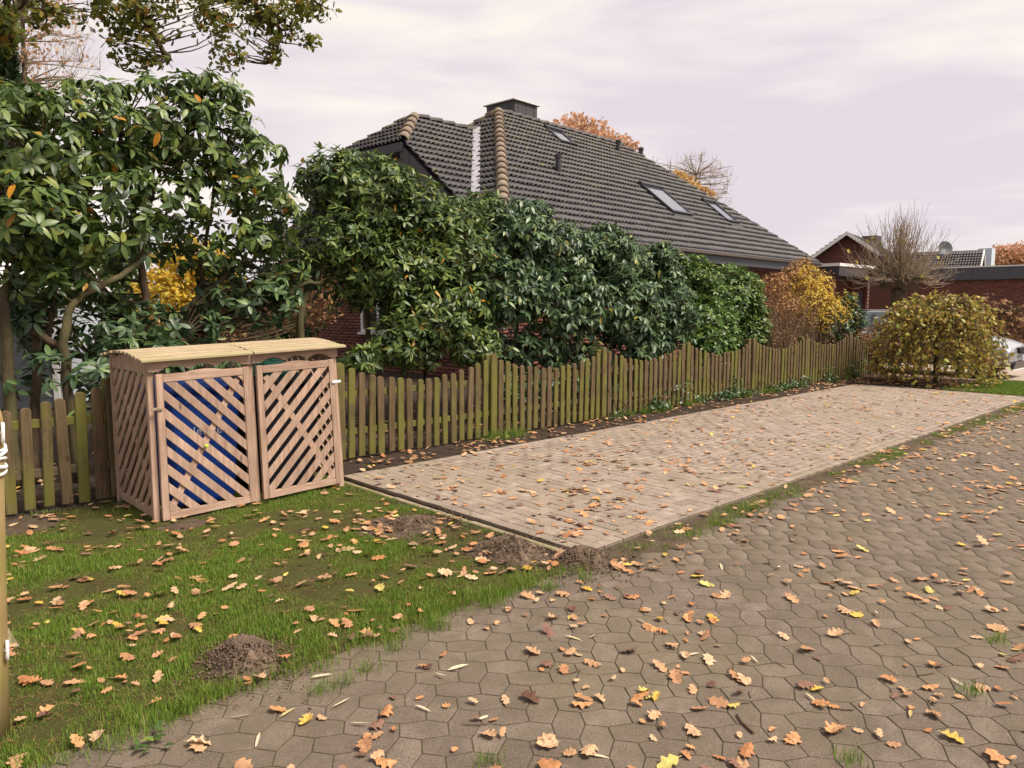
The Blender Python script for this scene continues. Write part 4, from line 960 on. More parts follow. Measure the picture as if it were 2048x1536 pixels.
V = [tuple(dc)] + [tuple(dc + (sx_ * math.cos(t) + uu * math.sin(t)) * .42 + nd_ * .1) for t in [2 * math.pi * k / 20 for k in range(20)]]
ds = MB().add(V, [(0, 1 + k, 1 + (k + 1) % 20) for k in range(20)]).build('satellite_dish', 'shed_grey', r1_)
MB().tube([tuple(dc), tuple(dc - HZ * 1.3 + np.array([0, .2, 0]))], .03, 6).build('dish_mast', 'steel', r1_)
# ------------------------------------------------------------------ vegetation helpers
def whorls_in(blobs, n, inner=.25, squash=1., zmin=.15):
    """points on (mostly) the outer shells of ellipsoid lobes; returns positions and outward normals"""
    A = np.array([4 * math.pi * (r[0] * r[1] + r[1] * r[2] + r[0] * r[2]) / 3 * (bl[2] if len(bl) > 2 else 1) for bl in blobs for r in [bl[1]]]); A /= A.sum()
    P = []; Nn = []
    for bi, bl in enumerate(blobs):
        k = int(n * A[bi] * 1.25) + 4; c = np.array(bl[0], float); r = np.array(bl[1], float)
        d_ = rand_dirs(k); lump = np.array([1 + .26 * mnoise.noise((q[0] * 2.6 + bi, q[1] * 2.6, q[2] * 2.6)) for q in d_])
        q = np.where(rng.random(k) < inner, rng.uniform(.35, .85, k), rng.uniform(.86, 1.04, k)) * lump
        p = c + d_ * r * q[:, None]; nn = norm(d_ / r)
        keep = p[:, 2] > zmin
        for bj, b2 in enumerate(blobs):
            if bj != bi:
                e_ = (((p - np.array(b2[0])) / np.array(b2[1])) ** 2).sum(1); keep &= ~((e_ < .5) & (rng.random(k) < .85))
        P.append(p[keep]); Nn.append(nn[keep])
    return np.concatenate(P), np.concatenate(Nn)
def whorl_leaves(P, Nn, per, size, el=(-50, 25), upw=.6, jitter=.35):
    """leaves radiating from each whorl; returns rotation*scale matrices and positions"""
    Rl = []; Tl = []
    for p, n_ in zip(P, Nn):
        ax = norm(n_ * .7 + np.array([0, 0, upw]) + rng.normal(size=3) * jitter * .6); a = norm(np.cross(ax, rand_dirs(1)[0])); c = np.cross(ax, a)
        k = max(3, int(rng.normal(per, 1.2))); ph = rng.uniform(0, 6.28)
        droopy = rng.uniform(*el)
        for i in range(k):
            t = ph + 2 * math.pi * i / k + rng.normal() * .2; e_ = math.radians(droopy + rng.normal() * 14)
            dr_ = math.cos(e_) * (a * math.cos(t) + c * math.sin(t)) + math.sin(e_) * ax
            zz = math.cos(e_) * ax - math.sin(e_) * (a * math.cos(t) + c * math.sin(t))
            s_ = rng.uniform(*size); Rl.append(frames(dr_[None], (zz + rng.normal(size=3) * .12)[None])[0] * s_); Tl.append(p + dr_ * .012)
    return np.array(Rl), np.array(Tl)
def put_leaves(root, R, T, tpls, mat, name='leaf', singles=300, stuff='foliage', smooth=True):
    """the leaves that show largest become objects of their own, the rest one part"""
    base = np.array(root.location); d_ = np.linalg.norm(T - ORG, axis=1); sc_ = np.linalg.norm(R[:, :, 0], axis=1)
    vis = in_frame(T, 0); score = np.where(vis, sc_ / d_, 0); order = np.argsort(-score); pick = set(order[:singles].tolist()) if singles else set()
    mes = [mesh_of(name, tv, tf, mat, smooth) for tv, tf in tpls]
    which = rng.integers(0, len(tpls), len(T))
    for i in pick:
        o = link(name, mes[which[i]], parent=root); m4 = Matrix([[*R[i][k], 0] for k in range(3)] + [[0, 0, 0, 1]]); m4.translation = Vector(T[i] - base); o.matrix_local = m4
    for w_ in range(len(tpls)):
        idx = [i for i in range(len(T)) if i not in pick and which[i] == w_]
        if idx: inst_mesh(stuff, *tpls[w_], R[idx], T[idx], mat, smooth, parent=root)
def wig(pts, n=6, amp=.05):
    """smooth wiggly path through points"""
    pts = [np.array(p, float) for p in pts]; out_ = []
    for i in range(len(pts) - 1):
        p0, p1, p2, p3 = pts[max(i - 1, 0)], pts[i], pts[i + 1], pts[min(i + 2, len(pts) - 1)]
        for k in range(n):
            t = k / n; out_.append(.5 * ((2 * p1) + (-p0 + p2) * t + (2 * p0 - 5 * p1 + 4 * p2 - p3) * t * t + (-p0 + 3 * p1 - 3 * p2 + p3) * t ** 3) + (rng.normal(size=3) * amp * .3 if k else 0))
    return out_ + [pts[-1]]
def stems(root, paths, mat='bark', name='trunk'):
    for pts, r0_, r1_ in paths:
        q = wig(pts, 5, .03); MB().tube(q, list(np.linspace(r0_, r1_, len(q))), 8).build(name, mat, root, smooth=True)
def twigs_to(root, starts, targets, r=(.012, .003), mat='bark', name='branches', sag=.0):
    mb = MB(); starts = np.array(starts)
    for t_ in targets:
        d_ = np.linalg.norm(starts - t_, axis=1) + np.maximum(0, starts[:, 2] - t_[2]) * 1.5; s_ = starts[np.argmin(d_)]
        m_ = (s_ + t_) / 2 + rng.normal(size=3) * .08 * np.linalg.norm(t_ - s_) + np.array([0, 0, sag]); q = wig([s_, m_, t_], 3, .015)
        mb.tube(q, list(np.linspace(r[0], r[1], len(q))), 4, False)
    return mb.build(name, mat, root, smooth=True, kind='stuff')
RT_ = [leaf_template(1., .34, .22, .18, 5), leaf_template(1., .30, .3, .32, 5), leaf_template(1., .38, .15, .10, 5)]
def shrub(name, label, cat, base, blobs, n, per, size, mat, trunks, el=(-45, 25), group=None, tpls=RT_, inner=.25, ntw=150, singles=300, tw_r=(.012, .003), zmin=.12, upw=.6):
    root = empty(name, base, label, cat, group)
    P, Nn = whorls_in(blobs, n, inner, zmin=zmin); R, T = whorl_leaves(P, Nn, per, size, el, upw)
    put_leaves(root, R, T, tpls, mat, singles=singles)
    stems(root, trunks)
    st = [p for pts, _, _ in trunks for p in wig(pts, 4, 0)[2:]]
    sel = rng.choice(len(P), min(ntw, len(P)), replace=False); twigs_to(root, st, P[sel] , tw_r)
    return root, P
def bl(u, v, Y, ru, rv, ry, wt=1.):
    """lobe centred on the sight line (u, v) at plane Y; radii given in picture units at that depth, ry in metres"""
    c = PY(u, v, Y); f = (c - ORG) @ FW; k = f / FPX; return (tuple(c), (ru * k, ry, rv * k), wt)
# --- tall rhododendron behind the shelter
GB = (2.0, 7.9, 0)
t1 = [([PY(20, 850, 7.6) * np.array([1, 1, 0]), PY(14, 700, 7.6), PY(8, 590, 7.6), PY(42, 500, 7.7), PY(34, 430, 7.8), PY(70, 330, 7.9)], .055, .02),
      ([PY(150, 850, 7.5) * np.array([1, 1, 0]), PY(133, 720, 7.4), PY(138, 620, 7.4), PY(185, 580, 7.5), PY(250, 545, 7.6), PY(292, 490, 7.8), PY(305, 380, 8.)], .045, .02),
      ([PY(60, 850, 7.7) * np.array([1, 1, 0]), PY(72, 700, 7.7), PY(70, 665, 7.6), PY(115, 690, 7.5), PY(134, 715, 7.42)], .04, .03),
      ([PY(290, 850, 8.2) * np.array([1, 1, 0]), PY(285, 690, 8.2), PY(292, 590, 8.2), PY(270, 480, 8.2), PY(262, 380, 8.2), PY(240, 270, 8.1)], .055, .018),
      ([PY(440, 850, 8.3) * np.array([1, 1, 0]), PY(428, 640, 8.3), PY(405, 560, 8.3), PY(412, 480, 8.3), PY(430, 360, 8.3)], .04, .015),
      ([PY(300, 850, 8.3) * np.array([1, 1, 0]), PY(375, 630, 8.2), PY(448, 555, 8.2), PY(478, 490, 8.1), PY(520, 400, 8.)], .04, .012),
      ([PY(92, 700, 7.8), PY(110, 590, 7.8), PY(150, 510, 7.9), PY(180, 380, 8.)], .03, .012)]
blobs1 = [bl(50, 300, 7.7, 120, 105, .7), bl(30, 420, 7.5, 110, 95, .6), bl(180, 250, 8., 130, 85, .7), bl(310, 250, 8.1, 120, 85, .7), bl(420, 270, 8.1, 100, 90, .6), bl(500, 350, 8.1, 70, 90, .55, .9),
          bl(180, 390, 7.7, 140, 95, .55, .9), bl(340, 370, 8.0, 120, 90, .5, .55), bl(540, 440, 8.1, 55, 70, .5, .8), bl(480, 480, 7.9, 75, 40, .4, .5), bl(110, 480, 7.4, 110, 45, .4, .8), bl(20, 210, 8.2, 70, 45, .5), bl(250, 470, 8.1, 90, 60, .5, .7), bl(420, 520, 8.3, 70, 40, .4, .5), bl(90, 560, 7.7, 90, 50, .4, .6), bl(560, 530, 8.2, 50, 50, .4, .8), bl(400, 190, 8.2, 80, 40, .5), bl(200, 570, 8.5, 90, 50, .4, .7), bl(60, 520, 8.4, 90, 60, .4, .7), bl(340, 470, 8.6, 80, 50, .4, .5), bl(480, 560, 8.5, 70, 50, .4, .6)]
shrub('rhododendron', 'tall bare-stemmed rhododendron with large drooping leaves behind the bin shelter', 'rhododendron', (1.6, 7.8, 0), blobs1, 1600, 7, (.075, .16), 'rhodo_leaf', t1, el=(-65, 15), inner=.2, ntw=330, tpls=[leaf_template(1., .36, .2, .12), leaf_template(1., .42, .25, .2), leaf_template(1., .34, .15, .3)])
# --- low growth under it
shrub('rhododendron', 'low dark rhododendron seedling growth filling the gap behind the shelter roof', 'rhododendron', (2.8, 8.0, 0), [bl(500, 600, 8.2, 110, 60, .5), bl(330, 650, 8., 120, 50, .4), bl(580, 560, 8.5, 60, 60, .5), bl(200, 660, 7.9, 60, 50, .4), bl(60, 640, 7.9, 80, 60, .4), bl(250, 740, 7.6, 200, 60, .4), bl(400, 800, 7.5, 200, 90, .4)], 420, 7, (.10, .15), 'rhodo_dark_leaf',
      [([(2.8, 8., 0), (2.7, 8.05, .6), (2.9, 8.1, 1.3)], .03, .012), ([(2.2, 7.9, 0), (2.1, 8, .7), (2.0, 8, 1.1)], .03, .012)], ntw=120, singles=300, zmin=.08)
# --- rhododendron left of the hip, reaching the gable
t2 = [([PY(640, 900, 8.2) * np.array([1, 1, 0]), PY(600, 640, 8.2), PY(640, 545, 8.2), PY(668, 490, 8.2), PY(672, 400, 8.2)], .055, .02), ([PY(760, 880, 8.2) * np.array([1, 1, 0]), PY(735, 640, 8.2), PY(760, 520, 8.2), PY(790, 400, 8.3)], .045, .015),
      ([PY(860, 870, 7.9) * np.array([1, 1, 0]), PY(850, 700, 7.8), PY(880, 600, 7.8), PY(930, 500, 7.8)], .04, .015), ([PY(560, 640, 8.1), PY(590, 575, 8.1), PY(640, 565, 8.1)], .03, .02)]
blobs2 = [bl(670, 360, 8.3, 70, 55, .5), bl(740, 390, 8.2, 90, 80, .6), bl(820, 430, 8., 80, 70, .6), bl(680, 480, 8.3, 90, 80, .55, .7), bl(790, 540, 7.9, 110, 80, .6), bl(900, 500, 7.7, 85, 90, .6), bl(880, 620, 7.4, 110, 80, .5), bl(700, 560, 8.4, 80, 60, .4, .35), bl(950, 690, 7.0, 55, 45, .28), bl(820, 680, 7.5, 90, 60, .4, .7), bl(720, 718, 7.0, 45, 24, .2), bl(960, 430, 8.2, 45, 50, .4)]
shrub('rhododendron', 'mid green rhododendron in front of the tiled gable with pale upper leaves', 'rhododendron', (4.9, 8.0, 0), blobs2, 3500, 7, (.06, .13), 'rhodo_leaf', t2, el=(-45, 30), ntw=260, inner=.4)
# --- dense drooping rhododendron over the fence
t3 = [([(7.2, 7.9, 0), (7.3, 7.9, .7), (7.1, 7.9, 1.4), (7.2, 7.9, 2.)], .05, .015), ([(8.6, 7.8, 0), (8.5, 7.8, .8), (8.8, 7.8, 1.5), (8.9, 7.8, 2.)], .05, .015), ([(10.2, 7.7, 0), (10.2, 7.7, .6), (10.4, 7.7, 1.4)], .04, .015)]
blobs3 = [bl(1020, 470, 7.9, 95, 65, .6), bl(1110, 500, 7.7, 90, 60, .6), bl(1210, 520, 7.6, 90, 60, .6), bl(1300, 550, 7.7, 70, 60, .6), bl(1010, 580, 7.3, 90, 70, .5), bl(1130, 600, 7.2, 100, 70, .5), bl(1250, 620, 7.2, 90, 70, .5), bl(1340, 630, 7.3, 55, 70, .5), bl(1060, 690, 7.3, 100, 40, .3, .6), bl(1290, 690, 7.05, 70, 40, .3, .8), bl(1160, 690, 7.4, 90, 40, .3, .5), bl(1320, 510, 7.6, 35, 30, .4), bl(1050, 750, 7.4, 110, 50, .3, .8), bl(1200, 750, 7.4, 110, 50, .3, .8), bl(1060, 430, 8.2, 40, 35, .4), bl(1210, 480, 7.9, 40, 35, .4)]
shrub('rhododendron', 'dense blue green rhododendron with drooping leaves overhanging the picket fence', 'rhododendron', (8.6, 7.8, 0), blobs3, 3700, 8, (.08, .15), 'rhodo_dark_leaf', t3, el=(-60, 5), ntw=200, upw=1.1, inner=.4)
# --- laurel with fresh upright shoots
t4 = [([(12.6, 7.8, 0), (12.6, 7.8, .7), (12.7, 7.8, 1.6)], .03, .012), ([(13.8, 7.8, 0), (13.9, 7.8, .7), (14., 7.8, 1.5)], .03, .012)]
LT_ = [leaf_template(1., .42, .2, .12), leaf_template(1., .46, .15, .2)]
blobs4 = [bl(1390, 570, 8., 50, 55, .5), bl(1460, 600, 7.9, 70, 65, .6), bl(1420, 660, 7.5, 65, 60, .5), bl(1490, 660, 7.7, 50, 70, .5), bl(1420, 690, 7.2, 55, 35, .35), bl(1375, 545, 8.1, 40, 25, .3)]
shrub('cherry_laurel', 'bright green cherry laurel with upright shoots right of the drooping rhododendron', 'laurel', (13.2, 7.8, 0), blobs4, 3400, 6, (.06, .11), 'laurel_leaf', t4, el=(-20, 45), tpls=LT_, ntw=160, inner=.4)
# --- brown shrub, hydrangea heads and yellow shrub right of the laurel
root = empty('dry_shrub', (15.3, 7.45, 0), 'brown leafless twiggy shrub behind the far half of the fence', 'shrub'); mb = MB(); ends = []
for i in range(700):
    a = rng.uniform(0, 6.28); rr = rng.uniform(0, .35); b0 = np.array([15.4 + rng.uniform(-1.5, 1.5), 7.45 + rng.uniform(-.45, .6), 0]); hh = rng.uniform(.9, 1.95) * (1 - .1 * abs(b0[0] - 15.4)); tp_ = b0 + np.array([math.cos(a) * rr * 1.3, math.sin(a) * rr, hh])
    q = wig([b0, (b0 + tp_) / 2 + rng.normal(size=3) * .06, tp_], 3, .03); mb.tube(q, list(np.linspace(.006, .0022, len(q))), 3, False); ends += q[2:]
mb.build('twigs', 'pale_twig', root, kind='stuff'); ends = np.array(ends)
sel = ends[rng.choice(len(ends), 7000)] + rng.normal(size=(7000, 3)) * .05
inst_mesh('dry_leaves', *leaf_template(1., .45, .4, .5, 3), frames(rand_dirs(7000), rand_dirs(7000)) * rng.uniform(.035, .065, 7000)[:, None, None], sel, 'brown_leaf', parent=root)
root = empty('hydrangea', (15.9, 7.6, 0), 'hydrangea with dried orange brown flower heads and yellow leaves', 'hydrangea')
hb = [bl(1550, 570, 7.4, 32, 25, .25), bl(1590, 560, 7.6, 45, 30, .3), bl(1640, 575, 7.5, 40, 35, .3), bl(1575, 610, 7.3, 40, 25, .25), bl(1640, 620, 7.4, 45, 30, .3), bl(1605, 535, 7.6, 30, 20, .2)]
P, Nn = whorls_in(hb, 3400, .3); inst_mesh('flower_heads', *leaf_template(1., .7, .2, .2, 3), frames(rand_dirs(len(P)), Nn + .4 * rand_dirs(len(P))) * rng.uniform(.04, .065, len(P))[:, None, None], P, 'hydrangea_head', parent=root)
P, Nn = whorls_in([bl(1620, 590, 7.3, 70, 55, .4), bl(1655, 630, 7.2, 60, 40, .4)], 420, .3); R, T = whorl_leaves(P, Nn, 2, (.06, .10), (-30, 30)); put_leaves(root, R, T, LT_, 'gold_leaf', singles=150)
mb = MB()
for i in range(60):
    t_ = P[rng.integers(len(P))]; b0 = np.array([t_[0] + rng.normal() * .15, t_[1] + rng.normal() * .1, 0]); mb.tube(wig([b0, (b0 + t_) / 2 + rng.normal(size=3) * .08, t_], 3, .02), .006, 4, False)
mb.build('stems', 'twig', root, kind='stuff')
def upright_shrub(name, label, base, n, hrange, spread, mat, size, per_m, singles, leafmix=LT_):
    root = empty(name, base, label, 'shrub'); mb = MB(); Pn = []
    for i in range(n):
        b0 = np.array(base) + np.array([rng.normal() * spread[0] * .4, rng.normal() * spread[1] * .4, 0]); hh = rng.uniform(*hrange); tp_ = b0 + np.array([rng.normal() * spread[0] * .6, rng.normal() * spread[1] * .6, hh])
        q = wig([b0, (b0 + tp_) / 2 + rng.normal(size=3) * .05, tp_], 5, .02); mb.tube(q, list(np.linspace(.009, .003, len(q))), 4, False)
        for k in range(int(hh * per_m)): t = rng.uniform(.35, 1) ** .8; j = t * (len(q) - 1); i0 = int(min(j, len(q) - 2)); Pn.append(q[i0] + (q[i0 + 1] - q[i0]) * (j - i0))
    mb.build('stems', 'twig', root, kind='stuff'); Pn = np.array(Pn)
    a = rng.uniform(0, 6.28, len(Pn)); e_ = rng.uniform(-.4, .8, len(Pn)); D = np.stack([np.cos(a) * np.cos(e_), np.sin(a) * np.cos(e_), np.sin(e_)], -1)
    R = frames(D, np.tile([0, 0, 1.], (len(Pn), 1)) + .3 * rand_dirs(len(Pn))) * rng.uniform(*size, len(Pn))[:, None, None]; put_leaves(root, R, Pn, leafmix, mat, singles=singles); return root
upright_shrub('privet', 'yellow leaved upright privet shoots left of the grey door', (17.3, 7.3, 0), 34, (1.1, 2.05), (.6, .3), 'yellow_leaf', (.06, .10), 30, 300)
shrub('holly', 'small dark evergreen bush under the yellow privet by the fence', 'shrub', (17.6, 7.15, 0), [bl(1700, 640, 7.1, 32, 45, .35), bl(1670, 660, 7.1, 40, 30, .35)], 420, 6, (.06, .09), 'ivy_leaf', [([(17.6, 7.15, 0), (17.6, 7.15, .5), (17.7, 7.15, 1.0)], .025, .01)], tpls=LT_, ntw=40, singles=150)
root = empty('dry_shrub', (17.8, 6.85, 0), 'low brown withered shrub drooping over the end of the fence', 'shrub'); mb = MB(); pl = []
for i in range(160):
    b0 = np.array([17.8 + rng.normal() * .25, 6.85 + rng.normal() * .12, 0]); tp_ = b0 + np.array([rng.normal() * .45, rng.normal() * .2, rng.uniform(.6, 1.2)]); q = wig([b0, (b0 + tp_) / 2 + np.array([0, 0, .25]), tp_], 3, .03); mb.tube(q, list(np.linspace(.006, .002, len(q))), 3, False); pl += q[2:]
mb.build('twigs', 'twig', root, kind='stuff'); pl = np.array(pl); sel = pl[rng.choice(len(pl), 1300)] + rng.normal(size=(1300, 3)) * .06
inst_mesh('dry_leaves', *leaf_template(1., .5, .4, .5, 3), frames(rand_dirs(1300), rand_dirs(1300)) * rng.uniform(.04, .07, 1300)[:, None, None], sel, 'brown_leaf', parent=root)

# --- weeping shrub at the far corner of the driveway
WB = np.array([16.75, 4.95, 0.]); root = empty('weeping_tree', tuple(WB), 'small weeping tree with a dome of yellowing leaves at the far driveway corner', 'tree')
stems(root, [([WB, WB + np.array([.02, .03, .7]), WB + np.array([-.03, 0, 1.45])], .05, .04)])
mb = MB(); LP = []; LD = []
for i in range(330):
    a = rng.uniform(0, 6.28); rad = rng.uniform(.2, 1.42) ** .8 * .92; top = WB + np.array([math.cos(a) * .05, math.sin(a) * .05, 1.42]); zt = rng.uniform(1.3, 1.95) - .14 * rad
    knee = WB + np.array([math.cos(a) * rad * .6, math.sin(a) * rad * .6, zt]); endz = rng.uniform(.02, .45) if rad > .65 else rng.uniform(.4, 1.2)
    mid = WB + np.array([math.cos(a) * rad, math.sin(a) * rad, zt * .72]); tip = WB + np.array([math.cos(a) * rad * 1.06, math.sin(a) * rad * 1.06, endz])
    if mid[2] < tip[2]: mid[2] = tip[2] + .15
    q = wig([top, knee, mid, tip], 5, .12); mb.tube(q, list(np.linspace(.009, .0025, len(q))), 4, False)
    for k in range(27):
        j = rng.uniform(.3, 1) * (len(q) - 1.01); i0 = int(j); LP.append(q[i0] + (q[i0 + 1] - q[i0]) * (j - i0) + rng.normal(size=3) * .035); LD.append([math.cos(a) + rng.normal() * 1.1, math.sin(a) + rng.normal() * 1.1, -.6 + rng.normal() * .8])
mb.build('weeping_branches', 'twig', root, kind='stuff'); LP = np.array(LP); LD = np.array(LD)
put_leaves(root, frames(LD, rand_dirs(len(LP)) + norm(LD * np.array([1, 1, 0])) * 1.2) * rng.uniform(.03, .12, len(LP))[:, None, None], LP, [leaf_template(1., .55, .2, .25), leaf_template(1., .62, .1, .1)], 'weeping_leaf')

# --- pollarded tree
PB = np.array([21.2, 7.3, 0.]); root = empty('pollard_tree', tuple(PB), 'pollarded tree with a knobbly head and a fan of thin bare shoots', 'tree')
stems(root, [([PB, PB + np.array([.02, 0, 1.2]), PB + np.array([0, 0, 2.05])], .17, .19)])
V = []; F = []; na, nr_ = 18, 10; HC = PB + np.array([0, 0, 2.4])
for i in range(nr_ + 1):
    for k in range(na):
        th_ = math.pi * i / nr_; t = 2 * math.pi * k / na; d_ = np.array([math.sin(th_) * math.cos(t), math.sin(th_) * math.sin(t), math.cos(th_)]); q = 1 + .45 * mnoise.noise(tuple(d_ * 3.1)) + .2 * mnoise.noise(tuple(d_ * 7)); V.append(HC + d_ * np.array([.6, .6, .36]) * q)
for i in range(nr_):
    for k in range(na): F.append((i * na + k, (i + 1) * na + k, (i + 1) * na + (k + 1) % na, i * na + (k + 1) % na))
MB().add(V, F).build('knob', 'bark', root, smooth=True)
mb = MB(); tips = []
for i in range(430):
    a = rng.uniform(0, 6.28); el_ = math.radians(90 - abs(rng.normal(0, 50))) if rng.random() < .62 else math.radians(rng.uniform(-15, 20)); el_ = max(el_, math.radians(-18)); d_ = np.array([math.cos(a) * math.cos(el_), math.sin(a) * math.cos(el_), math.sin(el_)]); L_ = rng.uniform(.75, 1.4) * (1 if el_ > .5 else 1.05)
    b0 = HC + d_ * np.array([.38, .38, .28]); m_ = b0 + d_ * L_ * .5 + rng.normal(size=3) * .05; tp_ = b0 + d_ * L_ * .8 + np.array([0, 0, .34 * L_ * rng.uniform(.4, 1.3)]) + rng.normal(size=3) * .09; q = wig([b0, m_, tp_], 4, .09); mb.tube(q, list(np.linspace(rng.uniform(.007, .014), .003, len(q))), 4, False); tips.append(q[rng.integers(2, len(q))])
mb.build('shoots', 'pale_twig', root, kind='stuff')
tips = np.array(tips)[rng.choice(430, 30, replace=False)]; put_leaves(root, frames(rand_dirs(30) + np.array([0, 0, -1.]), rand_dirs(30)) * rng.uniform(.08, .18, 30)[:, None, None], tips, [leaf_template(1., .75, .2, .3)], 'yellow_leaf', singles=30)
shrub('cotoneaster', 'dark reddish climbing shrub against the garage brick wall', 'shrub', (30.5, 7.2, 0), [((30.5, 7.6, 1.0), (.9, 1.1, 1.0)), ((30.6, 6.0, .9), (.8, 1.1, .9))], 380, 5, (.09, .14), 'brown_leaf', [([(30.5, 7.2, 0), (30.5, 7.2, .8), (30.5, 7.2, 1.4)], .03, .01)], tpls=LT_, ntw=140, singles=0)

# --- trees behind
def tree(name, label, base, h, crown, n, mat, size, trunk_r=.16, nb=40, twmat='twig', trans=None, tw_r=(.03, .008), group=None, leafn=1.):
    root = empty(name, base, label, 'tree', group); B = np.array(base, float); pth = [B, B + np.array([.1, .05, h * .3]), B + np.array([-.05, .1, h * .6]), B + np.array([.05, 0, h * .92])]
    stems(root, [(pth, trunk_r, trunk_r * .25)]); lobes = [((B[0] + c[0], B[1] + c[1], c[2]), c[3]) for c in crown]
    P, Nn = whorls_in(lobes, n, .55); st = wig(pth, 8, 0)[6:]
    tg = P[rng.choice(len(P), min(nb, len(P)), replace=False)]; twigs_to(root, st, tg, tw_r, twmat)
    st2 = np.concatenate([np.array(st), tg]); tg2 = P[rng.choice(len(P), min(nb * 4, len(P)), replace=False)]; twigs_to(root, st2, tg2, (tw_r[0] * .4, tw_r[1] * .5), twmat, 'fine_branches')
    nt_ = int(nb * 14); ii = rng.choice(len(P), nt_); dd = norm(P[ii] - (B + np.array([0, 0, h * .45])) + .8 * rng.normal(size=(nt_, 3))); Ls = rng.uniform(.25, .7, nt_) * h / 9
    Rs = frames(dd, rand_dirs(nt_)); Rs = Rs * np.stack([Ls, np.full(nt_, 1.), np.full(nt_, 1.)], -1)[:, None, :]; tr = tw_r[1] * .5
    inst_mesh('spray_twigs', [(-.4, -tr, 0), (-.4, tr, 0), (-.4, 0, tr), (.6, 0, 0)], [(0, 1, 3), (1, 2, 3), (2, 0, 3)], Rs, P[ii], twmat, parent=root)
    if mat: k = int(len(P) * leafn); inst_mesh('crown', *leaf_template(1., .7, .2, .3, 3), frames(rand_dirs(k), rand_dirs(k)) * rng.uniform(*size, k)[:, None, None], P[:k] if leafn <= 1 else P, mat, parent=root)
    return root
b0 = PD(1150, 612, 34); tree('orange_tree', 'orange leaved autumn tree rising behind the roof ridge beside the chimney', (b0[0], b0[1], 0), 9.6, [(0, 0, 8.75, (1.8, 1.8, 1.2)), (1.4, -1.3, 8.2, (1.0, 1.0, 1.)), (-1.0, .9, 8.6, (.9, .9, .9))], 4200, 'orange_crown', (.14, .24), .25, 60, 'twig', tw_r=(.05, .012))
b0 = PD(1385, 612, 40); tree('bare_tree', 'pale leafless tree with fine branches behind the far end of the roof', (b0[0], b0[1], 0), 9.3, [(0, 0, 7.6, (1.6, 1.6, 2.)), (-1.6, 1.5, 7.6, (1.4, 1.4, 1.8)), (.8, -.7, 6.6, (1.1, 1.1, 1.4)), (0, 0, 8.3, (2., 2., 1.3))], 2600, None, (.1, .1), .2, 150, 'pale_twig', tw_r=(.03, .010))
b0 = PD(1350, 612, 36); tree('ochre_tree', 'small rounded ochre tree just above the roof edge in front of the bare tree', (b0[0], b0[1], 0), 7.6, [(0, 0, 7.0, (1.0, 1.0, .9)), (.7, -.7, 6.5, (.8, .8, .8))], 2600, 'ochre_crown', (.12, .2), .18, 30)
b0 = PD(2030, 612, 70); tree('orange_tree', 'distant brownish orange tree behind the dormer house chimney', (b0[0], b0[1], 0), 7.5, [(0, 0, 6.1, (2.4, 2.4, 1.3)), (-1.4, 1.3, 5.9, (1.6, 1.6, 1.2))], 3000, 'orange_crown', (.2, .32), .25, 60, tw_r=(.06, .015))
b0 = PD(85, 612, 22); tree('birch_tree', 'airy birch with sparse orange leaves behind the tall rhododendron', (b0[0], b0[1], 0), 12.5, [(0, 0, 9.3, (1.5, 1.5, 2.6)), (-1., 0.6, 8.4, (1.2, 1.2, 2.)), (.9, -.6, 8.4, (1., 1., 1.8))], 2400, 'orange_crown', (.08, .13), .14, 150, 'pale_twig', tw_r=(.03, .007), leafn=.55)
# --- conifer spire
b0 = PD(48, 612, 19); root = empty('conifer', (b0[0], b0[1], 0), 'narrow dark conifer spire behind the tall rhododendron', 'tree'); stems(root, [([b0 * [1, 1, 0], b0 * [1, 1, 0] + np.array([0, 0, 4.]), b0 * [1, 1, 0] + np.array([0, 0, 8.])], .12, .02)])
k = 5200; z = rng.uniform(1., 8.3, k); rr = .75 * ((8.4 - z) / 7.4) ** .75 * rng.uniform(.3, 1.05, k); a = rng.uniform(0, 6.28, k); P = np.stack([b0[0] + rr * np.cos(a), b0[1] + rr * np.sin(a), z], -1)
inst_mesh('crown', *leaf_template(1., .3, .2, .3, 3), frames(np.stack([np.cos(a), np.sin(a), np.full(k, .9)], -1) + .4 * rand_dirs(k), rand_dirs(k)) * rng.uniform(.12, .26, k)[:, None, None], P, 'dark_crown', parent=root)
# --- yellow shrub and greenery beyond the rhododendron
def mass(name, label, cat, base, lobes, n, mat, size, tpl=None, trunkh=1.5):
    root = empty(name, base, label, cat); P, Nn = whorls_in(lobes, n, .4, zmin=.05); stems(root, [([base, np.array(base) + np.array([0, 0, trunkh * .5]), np.array(base) + np.array([.1, 0, trunkh])], .05, .02)])
    twigs_to(root, wig([base, np.array(base) + np.array([0, 0, trunkh])], 6, 0), P[rng.choice(len(P), min(80, len(P)), replace=False)], (.015, .004), 'twig')
    inst_mesh('foliage', *(tpl or leaf_template(1., .55, .2, .3, 3)), frames(rand_dirs(len(P)), Nn + .8 * rand_dirs(len(P))) * rng.uniform(*size, len(P))[:, None, None], P, mat, parent=root); return root
c0 = PY(380, 612, 14.5); mass('hazel_shrub', 'golden yellow shrub glowing behind the stems of the tall rhododendron', 'shrub', (c0[0], c0[1], 0), [bl(390, 540, 14.5, 75, 60, .8), bl(330, 600, 14.5, 60, 60, .8), bl(450, 600, 14.6, 50, 60, .8)], 4200, 'gold_leaf', (.08, .14), trunkh=1.7)
c0 = PY(380, 660, 13.3); mass('dry_shrub', 'brown withered undergrowth in front of the golden shrub', 'shrub', (c0[0], c0[1], 0), [bl(400, 660, 13.3, 110, 40, .6), bl(560, 620, 13.0, 70, 50, .5), bl(640, 600, 12.5, 40, 60, .4)], 1800, 'brown_leaf', (.06, .11), trunkh=.9)
